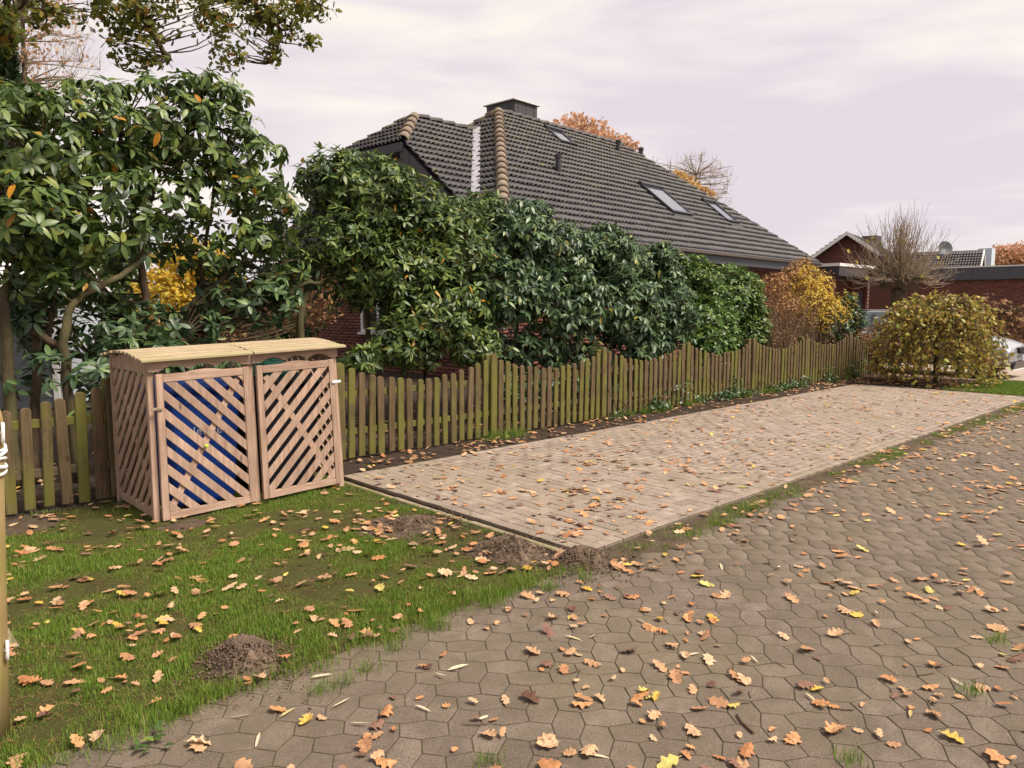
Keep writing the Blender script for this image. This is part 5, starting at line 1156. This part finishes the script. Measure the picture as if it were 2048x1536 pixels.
c0 = PY(60, 520, 15.5); mass('hedge', 'yellow green hedge showing above the grey shed', 'hedge', (c0[0], c0[1], 0), [bl(20, 500, 15.5, 90, 90, .9), bl(130, 530, 15.8, 80, 70, .9), bl(220, 560, 15.5, 70, 70, .9), bl(-80, 520, 15.5, 100, 100, .9), bl(60, 620, 15.5, 160, 60, .8), bl(60, 440, 15.8, 120, 60, .9)], 5200, 'laurel_leaf', (.1, .17), trunkh=2.)
c0 = PY(250, 690, 15); mass('hedge', 'dark clipped hedge closing the garden behind the brown undergrowth', 'hedge', (c0[0], c0[1], 0), [bl(200, 640, 16, 120, 45, .8), bl(420, 660, 16.5, 130, 45, .8), bl(560, 640, 16.5, 90, 45, .8)], 3800, 'dark_crown', (.1, .17), trunkh=1.)

# --- grey garden shed
SB = PD(25, 690, 11.2); shed = empty('garden_shed', (SB[0], SB[1], 0), 'grey plastic garden shed with a white roof behind the tall rhododendron', 'shed', rz=0.)
yaw = HEAD - math.pi / 2 + .12; cs, sn = math.cos(yaw), math.sin(yaw)
def Qs(x, y, z): return (SB[0] + cs * x - sn * y, SB[1] + sn * x + cs * y, z)
def sbox(x0, x1, y0, y1, z0, z1, nm, mt, par=shed): return MB().add([Qs(x0, y0, z0), Qs(x1, y0, z0), Qs(x1, y1, z0), Qs(x0, y1, z0), Qs(x0, y0, z1), Qs(x1, y0, z1), Qs(x1, y1, z1), Qs(x0, y1, z1)], [(0, 3, 2, 1), (4, 5, 6, 7), (0, 1, 5, 4), (1, 2, 6, 5), (2, 3, 7, 6), (3, 0, 4, 7)]).build(nm, mt, par)
for k in range(11): sbox(-1.4, .55, 0, .03, .04 + k * .165, .04 + k * .165 + .158, 'board', 'shed_grey')
for k in range(11): sbox(.60, .63, .02, 1.6, .04 + k * .165, .04 + k * .165 + .158, 'board', 'pale_blue_panel')
for x in (-1.45, .55): sbox(x, x + .08, -.02, .06, 0, 1.86, 'corner_post', 'white_paint')
MB().add([Qs(-1.6, -.15, 1.86), Qs(.78, -.15, 1.86), Qs(.78, .8, 2.3), Qs(-1.6, .8, 2.3), Qs(.78, 1.75, 1.86), Qs(-1.6, 1.75, 1.86), Qs(-1.6, -.15, 1.80), Qs(.78, -.15, 1.80), Qs(.78, .8, 2.24), Qs(.78, 1.75, 1.8), Qs(-1.6, 1.75, 1.8), Qs(-1.6, .8, 2.24)],
         [(0, 1, 2, 3), (3, 2, 4, 5), (6, 7, 1, 0), (1, 7, 8, 2), (2, 8, 9, 4), (4, 9, 10, 5), (5, 10, 11, 3), (3, 11, 6, 0)]).build('roof', 'white_paint', shed)
MB().add([Qs(.61, .02, 1.84), Qs(.61, 1.6, 1.84), Qs(.61, .8, 2.2)], [(0, 1, 2)]).build('gable', 'white_paint', shed)

# --- oak with overhanging limbs; trunk stands left of the view
OB = np.array([-2.2, 9.6, 0.]); oak = empty('oak_tree', tuple(OB), 'oak limbs with green brown lobed leaves hanging into the top of the view', 'tree')
stems(oak, [([OB, OB + np.array([.1, 0, 2.5]), OB + np.array([.3, -.1, 5.5]), OB + np.array([.4, .1, 9.])], .38, .14)])
limbs = [([OB + np.array([.3, 0, 5.0]), PY(60, -180, 9.6), PY(230, -60, 9.6), PY(300, 60, 9.5), PY(340, 120, 9.4)], .11, .02), ([PY(60, -180, 9.6), PY(330, -120, 9.5), PY(480, -10, 9.3), PY(560, 60, 9.2), PY(545, 125, 9.2)], .07, .012), ([PY(330, -120, 9.5), PY(520, -60, 9.2), PY(640, 10, 9.)], .04, .01),
         ([OB + np.array([.3, 0, 5.5]), PY(-20, -60, 8.8), PY(10, 40, 8.8), PY(20, 100, 8.8)], .05, .012), ([PY(60, -180, 9.6), PY(60, -60, 9.6), PY(90, 20, 9.6)], .04, .01), ([OB + np.array([.3, 0, 4.5]), OB + np.array([-.5, -2.5, 6]), OB + np.array([.3, -4, 6.8])], .1, .03), ([OB + np.array([.3, 0, 5.5]), OB + np.array([-3, -1, 7])], .1, .03)]
for pts, r0_, r1_ in limbs: q = wig(pts, 5, .05); MB().tube(q, list(np.linspace(r0_, r1_, len(q))), 7).build('limb', 'bark', oak, smooth=True)
ol = [bl(260, 40, 9.5, 80, 55, .5), bl(280, 110, 9.5, 65, 40, .4, .8), bl(210, 20, 9.6, 40, 40, .4), bl(430, 30, 9.4, 55, 60, .5, .8), bl(460, 100, 9.3, 45, 50, .4, .6), bl(540, 40, 9.2, 75, 50, .5), bl(620, 20, 9.1, 45, 30, .3), bl(545, 110, 9.2, 20, 35, .2, .9), bl(620, 80, 9.1, 18, 14, .2), bl(15, 60, 8.8, 40, 60, .4), bl(90, 20, 9.6, 60, 30, .4), bl(330, 0, 9.5, 40, 60, .4, .5),
      bl(300, -120, 9.6, 260, 120, 1., .8), bl(560, -60, 9.2, 120, 60, .6, .8), bl(-60, -40, 8.8, 90, 120, .8, .8)]
P, Nn = whorls_in(ol, 1200, .75)
OAKL = oak_template(1., 31, .25); OAKL[0][:, 0] += .5
R, T = whorl_leaves(P, Nn, 4, (.07, .11), (-60, 40), .2)
put_leaves(oak, R, T, [OAKL], 'oak_tree_leaf', singles=300, smooth=False)
lim = [p for pts, _, _ in limbs for p in wig(pts, 6, 0)]; twigs_to(oak, lim, P[rng.choice(len(P), 420, replace=False)], (.012, .003), 'bark')
big = [((OB[0] - .5, OB[1] - 1.5, 7.5), (3.0, 3.2, 2.2)), ((OB[0] - 2.5, OB[1] - 4.5, 7.2), (2.6, 2.8, 2.0)), ((OB[0] - 3, OB[1] + 1, 7.8), (3, 3, 2.4)), ((OB[0] + 1.5, OB[1] + .5, 9.5), (3, 3, 1.8))]
P2, N2 = whorls_in(big, 2600, .5); R, T = whorl_leaves(P2, N2, 3, (.16, .24), (-60, 40), .2); inst_mesh('upper_crown', *OAKL, R, T, 'oak_tree_leaf', parent=oak)
twigs_to(oak, wig([OB + np.array([.3, -.1, 5.]), OB + np.array([.4, .1, 9.])], 6, 0), P2[rng.choice(len(P2), 120, replace=False)], (.05, .01), 'bark', 'upper_branches')
# ------------------------------------------------------------------ silver car on the forecourt, nose to the road
CX, CY0 = 19.4, 4.05; car = empty('parked_car', (CX, CY0 + 2.1, 0), 'silver estate car parked nose out behind the small weeping tree', 'car')
def C(x, s_, z): return (CX + x, CY0 + s_, z)
st = [(0.0, .46, .80, .66), (.06, .64, .84, .72), (.25, .80, .86, .80), (.55, .86, .87, .88), (1.0, .89, .885, .97), (1.45, .90, .89, 1.0), (2.2, .90, .9, 1.0), (3.2, .90, .9, 1.02), (3.9, .87, .87, 1.04), (4.2, .80, .82, 1.02), (4.28, .66, .75, .95)]
V = []; F = []; sec = None
for s_, wl, wm, zb in st:
    zl = .22 if .1 < s_ < 4.1 else .30
    sec = [(-wl * .92, zl), (-wm, .42), (-wm - .005, .60), (-wm * .985, zb * .88), (-wm * .90, zb), (-wm * .5, zb + .035), (0, zb + .045), (wm * .5, zb + .035), (wm * .90, zb), (wm * .985, zb * .88), (wm + .005, .60), (wm, .42), (wl * .92, zl)]
    V += [C(x, s_, z) for x, z in sec]
k = len(sec)
for i in range(len(st) - 1):
    for j in range(k): F.append((i * k + j, i * k + (j + 1) % k, (i + 1) * k + (j + 1) % k, (i + 1) * k + j))
F += [tuple(range(k))[::-1], tuple((len(st) - 1) * k + j for j in range(k))]
o = MB().add(V, F).build('body', 'car_paint', car, smooth=True); md = o.modifiers.new('sub', 'SUBSURF'); md.levels = 1; md.render_levels = 2
gh = [(1.12, .82, .99, .80, 1.0), (1.85, .80, 1.0, .62, 1.40), (2.3, .80, 1.0, .62, 1.455), (3.1, .80, 1.01, .62, 1.46), (3.75, .79, 1.02, .60, 1.40), (4.15, .74, 1.03, .66, 1.06)]
V = []; F = []
for s_, w0, z0, w1, z1 in gh: V += [C(-w0, s_, z0 - .02), C(-w1, s_, z1), C(w1, s_, z1), C(w0, s_, z0 - .02)]
for i in range(len(gh) - 1):
    for j in range(3): F.append((i * 4 + j, i * 4 + j + 1, (i + 1) * 4 + j + 1, (i + 1) * 4 + j))
F += [(3, 2, 1, 0), (20, 21, 22, 23)]
MB().add(V, F).build('windows', 'car_window', car)
V = []; F = []
for s_, w0, z0, w1, z1 in gh[1:5]: V += [C(-w1 - .02, s_, z1 - .03), C(-w1 * .85, s_, z1 + .018), C(0, s_, z1 + .035), C(w1 * .85, s_, z1 + .018), C(w1 + .02, s_, z1 - .03)]
for i in range(3):
    for j in range(4): F.append((i * 5 + j, i * 5 + j + 1, (i + 1) * 5 + j + 1, (i + 1) * 5 + j))
MB().add(V, F).build('roof', 'car_paint', car, smooth=True)
for sx in (-1, 1):
    for (a_, b_) in ((0, 1), ): MB().bar(C(sx * .815, 1.12, 1.0), C(sx * .625, 1.86, 1.405), .05, .035).build('pillar', 'car_paint', car)
    for s0_ in (2.35, 3.2): MB().bar(C(sx * .808, s0_, 1.0), C(sx * .625, s0_ + .02, 1.44), .06, .02).build('pillar', 'car_black', car)
    MB().bar(C(sx * .755, 4.13, 1.04), C(sx * .61, 3.76, 1.41), .07, .04).build('pillar', 'car_paint', car)
    MB().tube([C(sx * .58, 1.95, 1.44), C(sx * .58, 2.1, 1.505), C(sx * .58, 3.5, 1.50), C(sx * .56, 3.7, 1.44)], .014, 6).build('roof_rail', 'steel', car)
    # headlights
    hl = [C(sx * .50, .02, .67), C(sx * .82, .20, .70), C(sx * .865, .52, .80), C(sx * .80, .42, .835), C(sx * .55, .10, .735)]
    MB().add(hl + [(x, y + .06, z) for x, y, z in hl], [(0, 1, 2, 3, 4), (0, 5, 6, 1), (1, 6, 7, 2), (2, 7, 8, 3), (3, 8, 9, 4), (4, 9, 5, 0)]).build('headlight', 'lamp_glass', car)
    for s0_ in (.78, 3.42):
        w_ = MB().tube([C(sx * .70, s0_, .31), C(sx * .905, s0_, .31)], .31, 22).build('wheel', 'black_rubber', car)
        MB().tube([C(sx * .89, s0_, .31), C(sx * .912, s0_, .31)], .20, 18).build('rim', 'rim_metal', w_)
    MB().add([C(sx * .84, 1.35, .98), C(sx * 1.04, 1.36, .98), C(sx * 1.04, 1.45, 1.0), C(sx * .84, 1.45, 1.0), C(sx * .86, 1.35, 1.1), C(sx * 1.03, 1.36, 1.12), C(sx * 1.03, 1.45, 1.12), C(sx * .86, 1.45, 1.1)], [(0, 3, 2, 1), (4, 5, 6, 7), (0, 1, 5, 4), (1, 2, 6, 5), (2, 3, 7, 6), (3, 0, 4, 7)]).build('mirror', 'car_paint', car, bevel=.02)
def fpanel(pts, nm, mt, d_=.03): return MB().add([C(x, y, z) for x, y, z in pts] + [C(x, y + d_, z) for x, y, z in pts], [tuple(range(len(pts)))] + [(i, i + len(pts), (i + 1) % len(pts) + len(pts), (i + 1) % len(pts)) for i in range(len(pts))]).build(nm, mt, car)
fpanel([(-.40, -.035, .70), (-.33, -.05, .57), (.33, -.05, .57), (.40, -.035, .70)], 'grille', 'car_black', .06)
fpanel([(-.07, -.06, .67), (-.05, -.065, .60), (.05, -.065, .60), (.07, -.06, .67)], 'emblem', 'rim_metal', .02)
fpanel([(-.56, -.03, .40), (-.68, .0, .24), (.68, .0, .24), (.56, -.03, .40)], 'lower_intake', 'car_black', .08)
fpanel([(-.72, -.005, .235), (-.70, -.01, .215), (.70, -.01, .215), (.72, -.005, .235)], 'lip', 'pale_metal', .05)
pl_ = fpanel([(-.26, -.075, .53), (-.26, -.078, .42), (.26, -.078, .42), (.26, -.075, .53)], 'number_plate', 'plate_white', .02)
fpanel([(-.26, -.0785, .528), (-.26, -.0805, .422), (-.215, -.0805, .422), (-.215, -.0785, .528)], 'plate_band', 'plate_blue', .002)

# ------------------------------------------------------------------ grass
def blade(): 
    return [(-.5, 0, 0), (.5, 0, 0), (-.38, .12, .5), (.38, .12, .5), (0, .42, 1.)], [(0, 1, 3, 2), (2, 3, 4)]
BL_V, BL_F = blade()
def blades(P, Lr, Wr=(.0018, .0034), lean=.5):
    n = len(P); a = rng.uniform(0, 6.28, n); L_ = rng.uniform(*Lr, n); W_ = rng.uniform(*Wr, n); ln = rng.uniform(.1, 1, n) * lean * 2
    c, s_ = np.cos(a), np.sin(a); R = np.zeros((n, 3, 3))
    R[:, 0, 0] = c * W_; R[:, 1, 0] = s_ * W_
    R[:, 0, 1] = -s_ * L_ * ln; R[:, 1, 1] = c * L_ * ln; R[:, 2, 1] = -.25 * L_ * ln
    R[:, 2, 2] = L_; R[:, 0, 2] = rng.normal(size=n) * .15 * L_; R[:, 1, 2] = rng.normal(size=n) * .15 * L_
    return R
n = 520000; X = rng.uniform(-1.6, 3.42, n); Y = rng.uniform(2.84, 6.6, n); P = np.stack([X, Y, np.full(n, .008)], -1); P = P[in_frame(P, 500)]
dn = np.array([mnoise.noise((p[0] * 1.7, p[1] * 1.7, 4)) + .6 * mnoise.noise((p[0] * 6, p[1] * 6, 9)) for p in P])
edge_ = np.clip((P[:, 1] - 2.84 - .07 * np.array([mnoise.noise((p[0] * 5, 0, 2)) for p in P])) / .1, 0, 1); far_ = np.clip((6.5 - P[:, 1]) / 1.0, .12, 1)
mol = np.ones(len(P))
for cx_, cy_, r_ in ((1.32, 3.14, .2), (3.07, 4.25, .34), (3.19, 3.33, .27), (3.44, 2.93, .2), (2.7, 4.78, .1), (2.2, 3.5, .1), (1.9, 5.45, .14), (1.0, 6.25, .25), (3.14, 3.6, .25)): mol *= np.clip((np.hypot(P[:, 0] - cx_, P[:, 1] - cy_) - r_) / .06, .04, 1)
keep = rng.random(len(P)) < np.clip(.72 + dn * 1.25, .06, 1) * edge_ * far_ * mol; P = P[keep]; dn = dn[keep]
R = blades(P, (.012, .032)); R *= (1 + np.clip(dn, -.4, .9))[:, None, None]
g_ = inst_mesh('grass', BL_V, BL_F, R, P, 'grass_blade', label='short patchy lawn grass in front of the bin shelter', cat='grass')
k = 26000; Pt = P[rng.choice(len(P), k)] + np.stack([rng.normal(size=k) * .05, rng.normal(size=k) * .05, rng.uniform(.004, .014, k)], -1); a = rng.uniform(0, 6.28, k)
Rt = frames(np.stack([np.cos(a), np.sin(a), rng.normal(size=k) * .15], -1), np.tile([0, 0, 1.], (k, 1)) + .3 * rand_dirs(k)) * rng.uniform(.02, .05, k)[:, None, None]
inst_mesh('thatch', [(0, -.03, 0), (0, .03, 0), (1, 0, .05)], [(0, 1, 2)], Rt, Pt, 'brown_leaf', label='dry brown grass thatch lying between the green blades', cat='thatch')
# taller tufts: road edge of the lawn, driveway verge, fence foot
def tuft_points(cs_, per, sp):
    out_ = []
    for cx_, cy_, k in cs_:
        m_ = int(per * k); out_.append(np.stack([cx_ + rng.normal(size=m_) * sp * k, cy_ + rng.normal(size=m_) * sp * k * .7, np.full(m_, .004)], -1))
    return np.concatenate(out_)
tc_ = [(x, 2.93 + rng.normal() * .05, rng.uniform(.6, 1.3)) for x in rng.uniform(.7, 3.3, 46)] + [(.62, 2.95, 1.8), (.75, 2.97, 1.6), (.9, 2.98, 1.3)]
tc_ += [(PG(u, v)[0], PG(u, v)[1], .7) for u, v in ((740, 1340), (790, 1300), (690, 1370), (880, 1260), (1100, 1180), (1170, 1160), (640, 1385), (975, 1530), (1995, 1285), (1945, 1390), (1700, 1530))]
inst_mesh('grass_tufts', BL_V, BL_F, blades(P := tuft_points(tc_, 90, .05), (.03, .075), (.002, .0036), .6), P, 'grass_blade', label='longer green grass tufts along the road edge of the lawn', cat='grass')
tc_ = []
for x in rng.uniform(3.6, 15.4, 260):
    if mnoise.noise((x * 1.6, 3, 0)) > -.05 or x > 12: tc_.append((x, 2.86 + rng.normal() * .07, rng.uniform(.5, 1.2)))
P = tuft_points(tc_, 52, .05); inst_mesh('verge_grass', BL_V, BL_F, blades(P, (.015, .045), (.002, .004), .8), P, 'grass_blade', label='thin mossy grass strip between driveway and road', cat='grass')
tc_ = [(5.9, 6.5, 1.6), (6.1, 6.48, 1.5), (6.3, 6.5, 1.2), (9.3, 6.5, 1.1), (3.6, 6.5, .8)] + [(x, 6.56, .8) for x in rng.uniform(8, 17, 30)]
P = tuft_points(tc_, 110, .06); inst_mesh('fence_foot_grass', BL_V, BL_F, blades(P, (.05, .16), (.003, .005), .5), P, 'grass_blade', label='grass tufts at the foot of the picket fence', cat='grass')
n = 26000; P = np.stack([rng.uniform(15.5, 18.4, n), rng.uniform(2.98, 4.5, n), np.full(n, .012)], -1); inst_mesh('verge_lawn_grass', BL_V, BL_F, blades(P, (.03, .06), (.004, .007)), P, 'grass_blade', label='bright green grass verge at the far end of the driveway', cat='grass')
# --- ivy along the fence foot
ivy = empty('ivy', (9.5, 6.52, 0), 'dark ivy creeping along the foot of the fence and up its pickets', 'ivy'); P = []
for i in range(26):
    x = rng.uniform(8.2, 17.2); h_ = abs(rng.normal(0, .28)) if rng.random() < .5 else .1
    for k in range(34): P.append((x + rng.normal() * .13, 6.585 - abs(rng.normal()) * .07, abs(rng.uniform(0, 1)) * h_ + abs(rng.normal()) * .04 + .02))
P = np.array(P); inst_mesh('leaves', *leaf_template(1., .9, .2, .2, 3), frames(rand_dirs(len(P)) + np.array([0, -.6, -.4]), np.array([0, -1., .6]) + .5 * rand_dirs(len(P))) * rng.uniform(.03, .06, len(P))[:, None, None], P, 'ivy_leaf', parent=ivy)
mb = MB()
for i in range(24): x = rng.uniform(8.2, 17.2); mb.tube(wig([(x, 6.58, 0), (x + rng.normal() * .1, 6.60, .15), (x + rng.normal() * .15, 6.6, rng.uniform(.2, .45))], 3, .02), .004, 4, False)
mb.build('stems', 'bark', ivy, kind='stuff')
# --- broad-leaved weed
c0 = PG(315, 1490); wd = empty('weed', (c0[0], c0[1], .005), 'low broad leaved weed rosette at the road edge of the lawn', 'weed'); m_ = mesh_of('leaf', *leaf_template(1., .5, .2, .3), 'laurel_leaf', True)
for i in range(13):
    o = link('leaf', m_, parent=wd, loc=(rng.normal() * .035, rng.normal() * .03, rng.uniform(.005, .03))); o.rotation_euler = (rng.normal() * .15, -rng.uniform(.2, .8), 2 * math.pi * i / 13 + rng.normal() * .2); o.scale = (rng.uniform(.028, .05),) * 3
# --- stepping slab in the lawn near the post
o = MB().box(.30, .62, 4.0, 4.4, -.02, .022).build('stepping_slab', 'kerb_stone', bevel=.006, off=(.46, 4.2, 0)); tag(o, 'flat mossy paving slab sunk in the lawn beside the round post', 'slab')

# ------------------------------------------------------------------ fallen leaves
LC = {'tan': [(0., (.40, .20, .10)), (.5, (.52, .31, .17)), (1., (.62, .43, .26))], 'orange brown': [(0., (.40, .17, .07)), (.5, (.54, .26, .11)), (1., (.62, .34, .16))],
      'yellow': [(0., (.58, .36, .06)), (.5, (.62, .45, .10)), (1., (.56, .50, .16))], 'dark brown': [(0., (.13, .065, .045)), (.5, (.21, .11, .08)), (1., (.28, .16, .11))]}
for k_, st_ in LC.items(): M_leaf('fallen_' + k_.replace(' ', '_'), st_, .6, .25, .12, .45)
CN = list(LC); CPROB = [.54, .28, .06, .12]
ZONES = {}
def zone(name, n, sampler, z, dens=None):
    P = sampler(n); P = P[in_frame(P, 800)]
    if dens is not None: P = P[rng.random(len(P)) < dens(P)]
    k = int(len(P) * .38)
    if k and 'bed' not in name: j = rng.choice(len(P), k, replace=False); q = P[rng.choice(len(P), k)][:, :2] + rng.normal(size=(k, 2)) * .07; lo, hi = P[:, :2].min(0), P[:, :2].max(0); P[j, :2] = np.clip(q, lo, hi)
    P[:, 2] = z; ZONES[name] = P
def clump(P, s_=1.2, off=0., lo=.15, hi=1.2): q = np.array([mnoise.noise((p[0] * s_ + off, p[1] * s_, off)) + .5 * mnoise.noise((p[0] * s_ * 3, p[1] * s_ * 3, off + 5)) for p in P]); return np.clip(.5 + q * .9, lo, hi)
U = lambda a, b_, c_, d_: (lambda n: np.stack([rng.uniform(a, b_, n), rng.uniform(c_, d_, n), np.zeros(n)], -1))
zone('the grey road stones', 16500, U(-1, 16, -8, 2.8), .003, lambda P: clump(P, .9, 1.) * np.clip(.66 + .5 * np.exp(-(2.8 - P[:, 1]) / .7), 0, 1))
zone('the brick driveway', 2800, U(3.6, 15.4, 3.06, 6.0), DZ + .003, lambda P: clump(P, .9, 7., .3) * np.clip(1.15 - (P[:, 0] - 3.6) / 16, .4, 1))
zone('the lawn', 1800, U(-1.4, 3.4, 2.9, 6.5), .026, lambda P: clump(P, 1.4, 3., .35))
zone('the moss strip between road and driveway', 620, U(3.4, 15.4, 2.55, 3.0), .01, lambda P: clump(P, 1.4, 9., .25) * np.clip(1.2 - (P[:, 0] - 3.4) / 18, .4, 1))
zone('the soil strip at the fence foot', 1000, U(2.9, 17, 6.06, 6.6), .02, lambda P: clump(P, 1.2, 13., .3))
zone('the bed behind the fence', 1500, U(.4, 17.5, 6.7, 9.), .03)
zone('the soil under the weeping tree', 700, U(15.5, 18.3, 4.0, 6.5), .035)
zone('the molehill edges', 110, U(2.6, 3.5, 2.95, 4.9), .03, lambda P: np.clip(1.2 - np.minimum(np.hypot(P[:, 0] - 3.19, P[:, 1] - 3.33), np.hypot(P[:, 0] - 3.0, P[:, 1] - 4.3)) / .6, 0, 1))
allL = []
for zn, P in ZONES.items():
    for p in P: allL.append((zn, p))
allP = np.array([q[1] for q in allL]); allF = in_frame(allP, -5); allL = [allL[k] for k in np.argsort(np.linalg.norm(allP - ORG, axis=1) + np.where(allF, 0, 1e3))]
n = len(allL); ci = rng.choice(4, n, p=CPROB); si = rng.integers(0, len(OAKS), n); sz = .04 + .065 * rng.random(n) ** 1.5; az = rng.uniform(0, 6.28, n); tx = rng.normal(size=n) * .18; ty = rng.normal(size=n) * .18; flip = rng.random(n) < .3
R = rot_z(az); TL = np.tile(np.eye(3), (n, 1, 1)); TL[:, 2, 0] = tx; TL[:, 2, 1] = ty; TL[:, 0, 2] = -tx; TL[:, 1, 2] = -ty; R = np.einsum('nij,njk->nik', R, TL) * sz[:, None, None]
T = np.array([p for _, p in allL]); T[:, 2] += .004 + sz * .09 * (np.abs(tx) + np.abs(ty)) + np.where(flip, .012, 0)
Rf = R.copy(); Rf[flip, :, 2] *= -1; Rf[flip, :, 1] *= -1
ome = {}
cnt = 0
for i in range(n):
    if cnt >= 300: break
    zn = allL[i][0]
    if zn.startswith('the bed'): continue
    cn = CN[ci[i]]; key = (si[i], ci[i])
    if key not in ome: ome[key] = mesh_of('fallen_leaf', *OAKS[si[i]], 'fallen_' + cn.replace(' ', '_'))
    o = link('fallen_leaf', ome[key]); m4 = Matrix([[*Rf[i][k], 0] for k in range(3)] + [[0, 0, 0, 1]]); m4.translation = Vector(T[i]); o.matrix_world = m4
    tag(o, f'{cn} lobed fallen oak leaf lying on {zn}', 'leaf', f'{cn} leaves on {zn}'); cnt += 1
last = i; idx = np.array([k for k in range(n) if k >= last or allL[k][0].startswith('the bed')])
for c_ in range(4):
    for s_ in range(0, len(OAKS), 3):
        sel = idx[(ci[idx] == c_) & ((si[idx] // 3) * 3 == s_)]
        if len(sel): inst_mesh('leaf_litter', *OAKS[s_], Rf[sel], T[sel], 'fallen_' + CN[c_].replace(' ', '_'), label=f'{CN[c_]} fallen oak leaves scattered farther along the ground', cat='leaves')
# --- slender willow leaves and twigs
wl = [leaf_template(1., .14, .2, .1), leaf_template(1., .12, .3, -.15)]; wm = [mesh_of('willow_leaf', *t, 'willow_leaf') for t in wl]
for u, v in ((895, 1345), (870, 1350), (830, 1415), (955, 1445), (700, 1400), (620, 1360), (560, 1440), (520, 1470), (1500, 1315), (1130, 1275), (1180, 1280), (1750, 1225), (1610, 1390), (1182, 1515), (1900, 1360), (1820, 1440), (1440, 1130), (1560, 1135), (1290, 1250), (700, 1450), (460, 1440), (1680, 1270), (900, 1190), (1400, 1310)):
    p = PG(u, v); o = link('willow_leaf', wm[random.randrange(2)]); o.location = (p[0], p[1], .012); s_ = random.uniform(.07, .11); o.scale = (s_,) * 3; o.rotation_euler = (random.gauss(0, .3), random.gauss(0, .1), random.uniform(0, 6.28)); tag(o, 'slender pale dry willow leaf on the ground by the road', 'leaf', 'slender pale willow leaves')
for u, v, a, L_, r_ in ((1490, 1450, 1.0, .13, .006), (1480, 1410, -.5, .09, .003), (1685, 1420, 2.2, .08, .003), (1460, 1340, .3, .07, .003), (1360, 1130, 1.8, .07, .003), (1850, 1350, 2.6, .09, .003), (1500, 1390, .6, .06, .002), (1150, 1345, 2.9, .06, .003), (1560, 1330, 1.2, .06, .002), (950, 1450, 2.4, .1, .0025)):
    p = PG(u, v); c0 = np.array([p[0], p[1], r_ + .002]); d_ = np.array([math.cos(a), math.sin(a), 0]) * L_ / 2
    o = MB().tube([c0 - d_, c0 + np.array([-d_[1], d_[0], 0]) * .12, c0 + d_], [r_, r_ * .9, r_ * .7], 6).build('twig', 'twig', off=tuple(c0)); tag(o, 'thick broken brown twig on the road stones' if r_ > .005 else 'thin brown twig on the road stones', 'twig', None if r_ > .005 else 'thin twigs on the road')
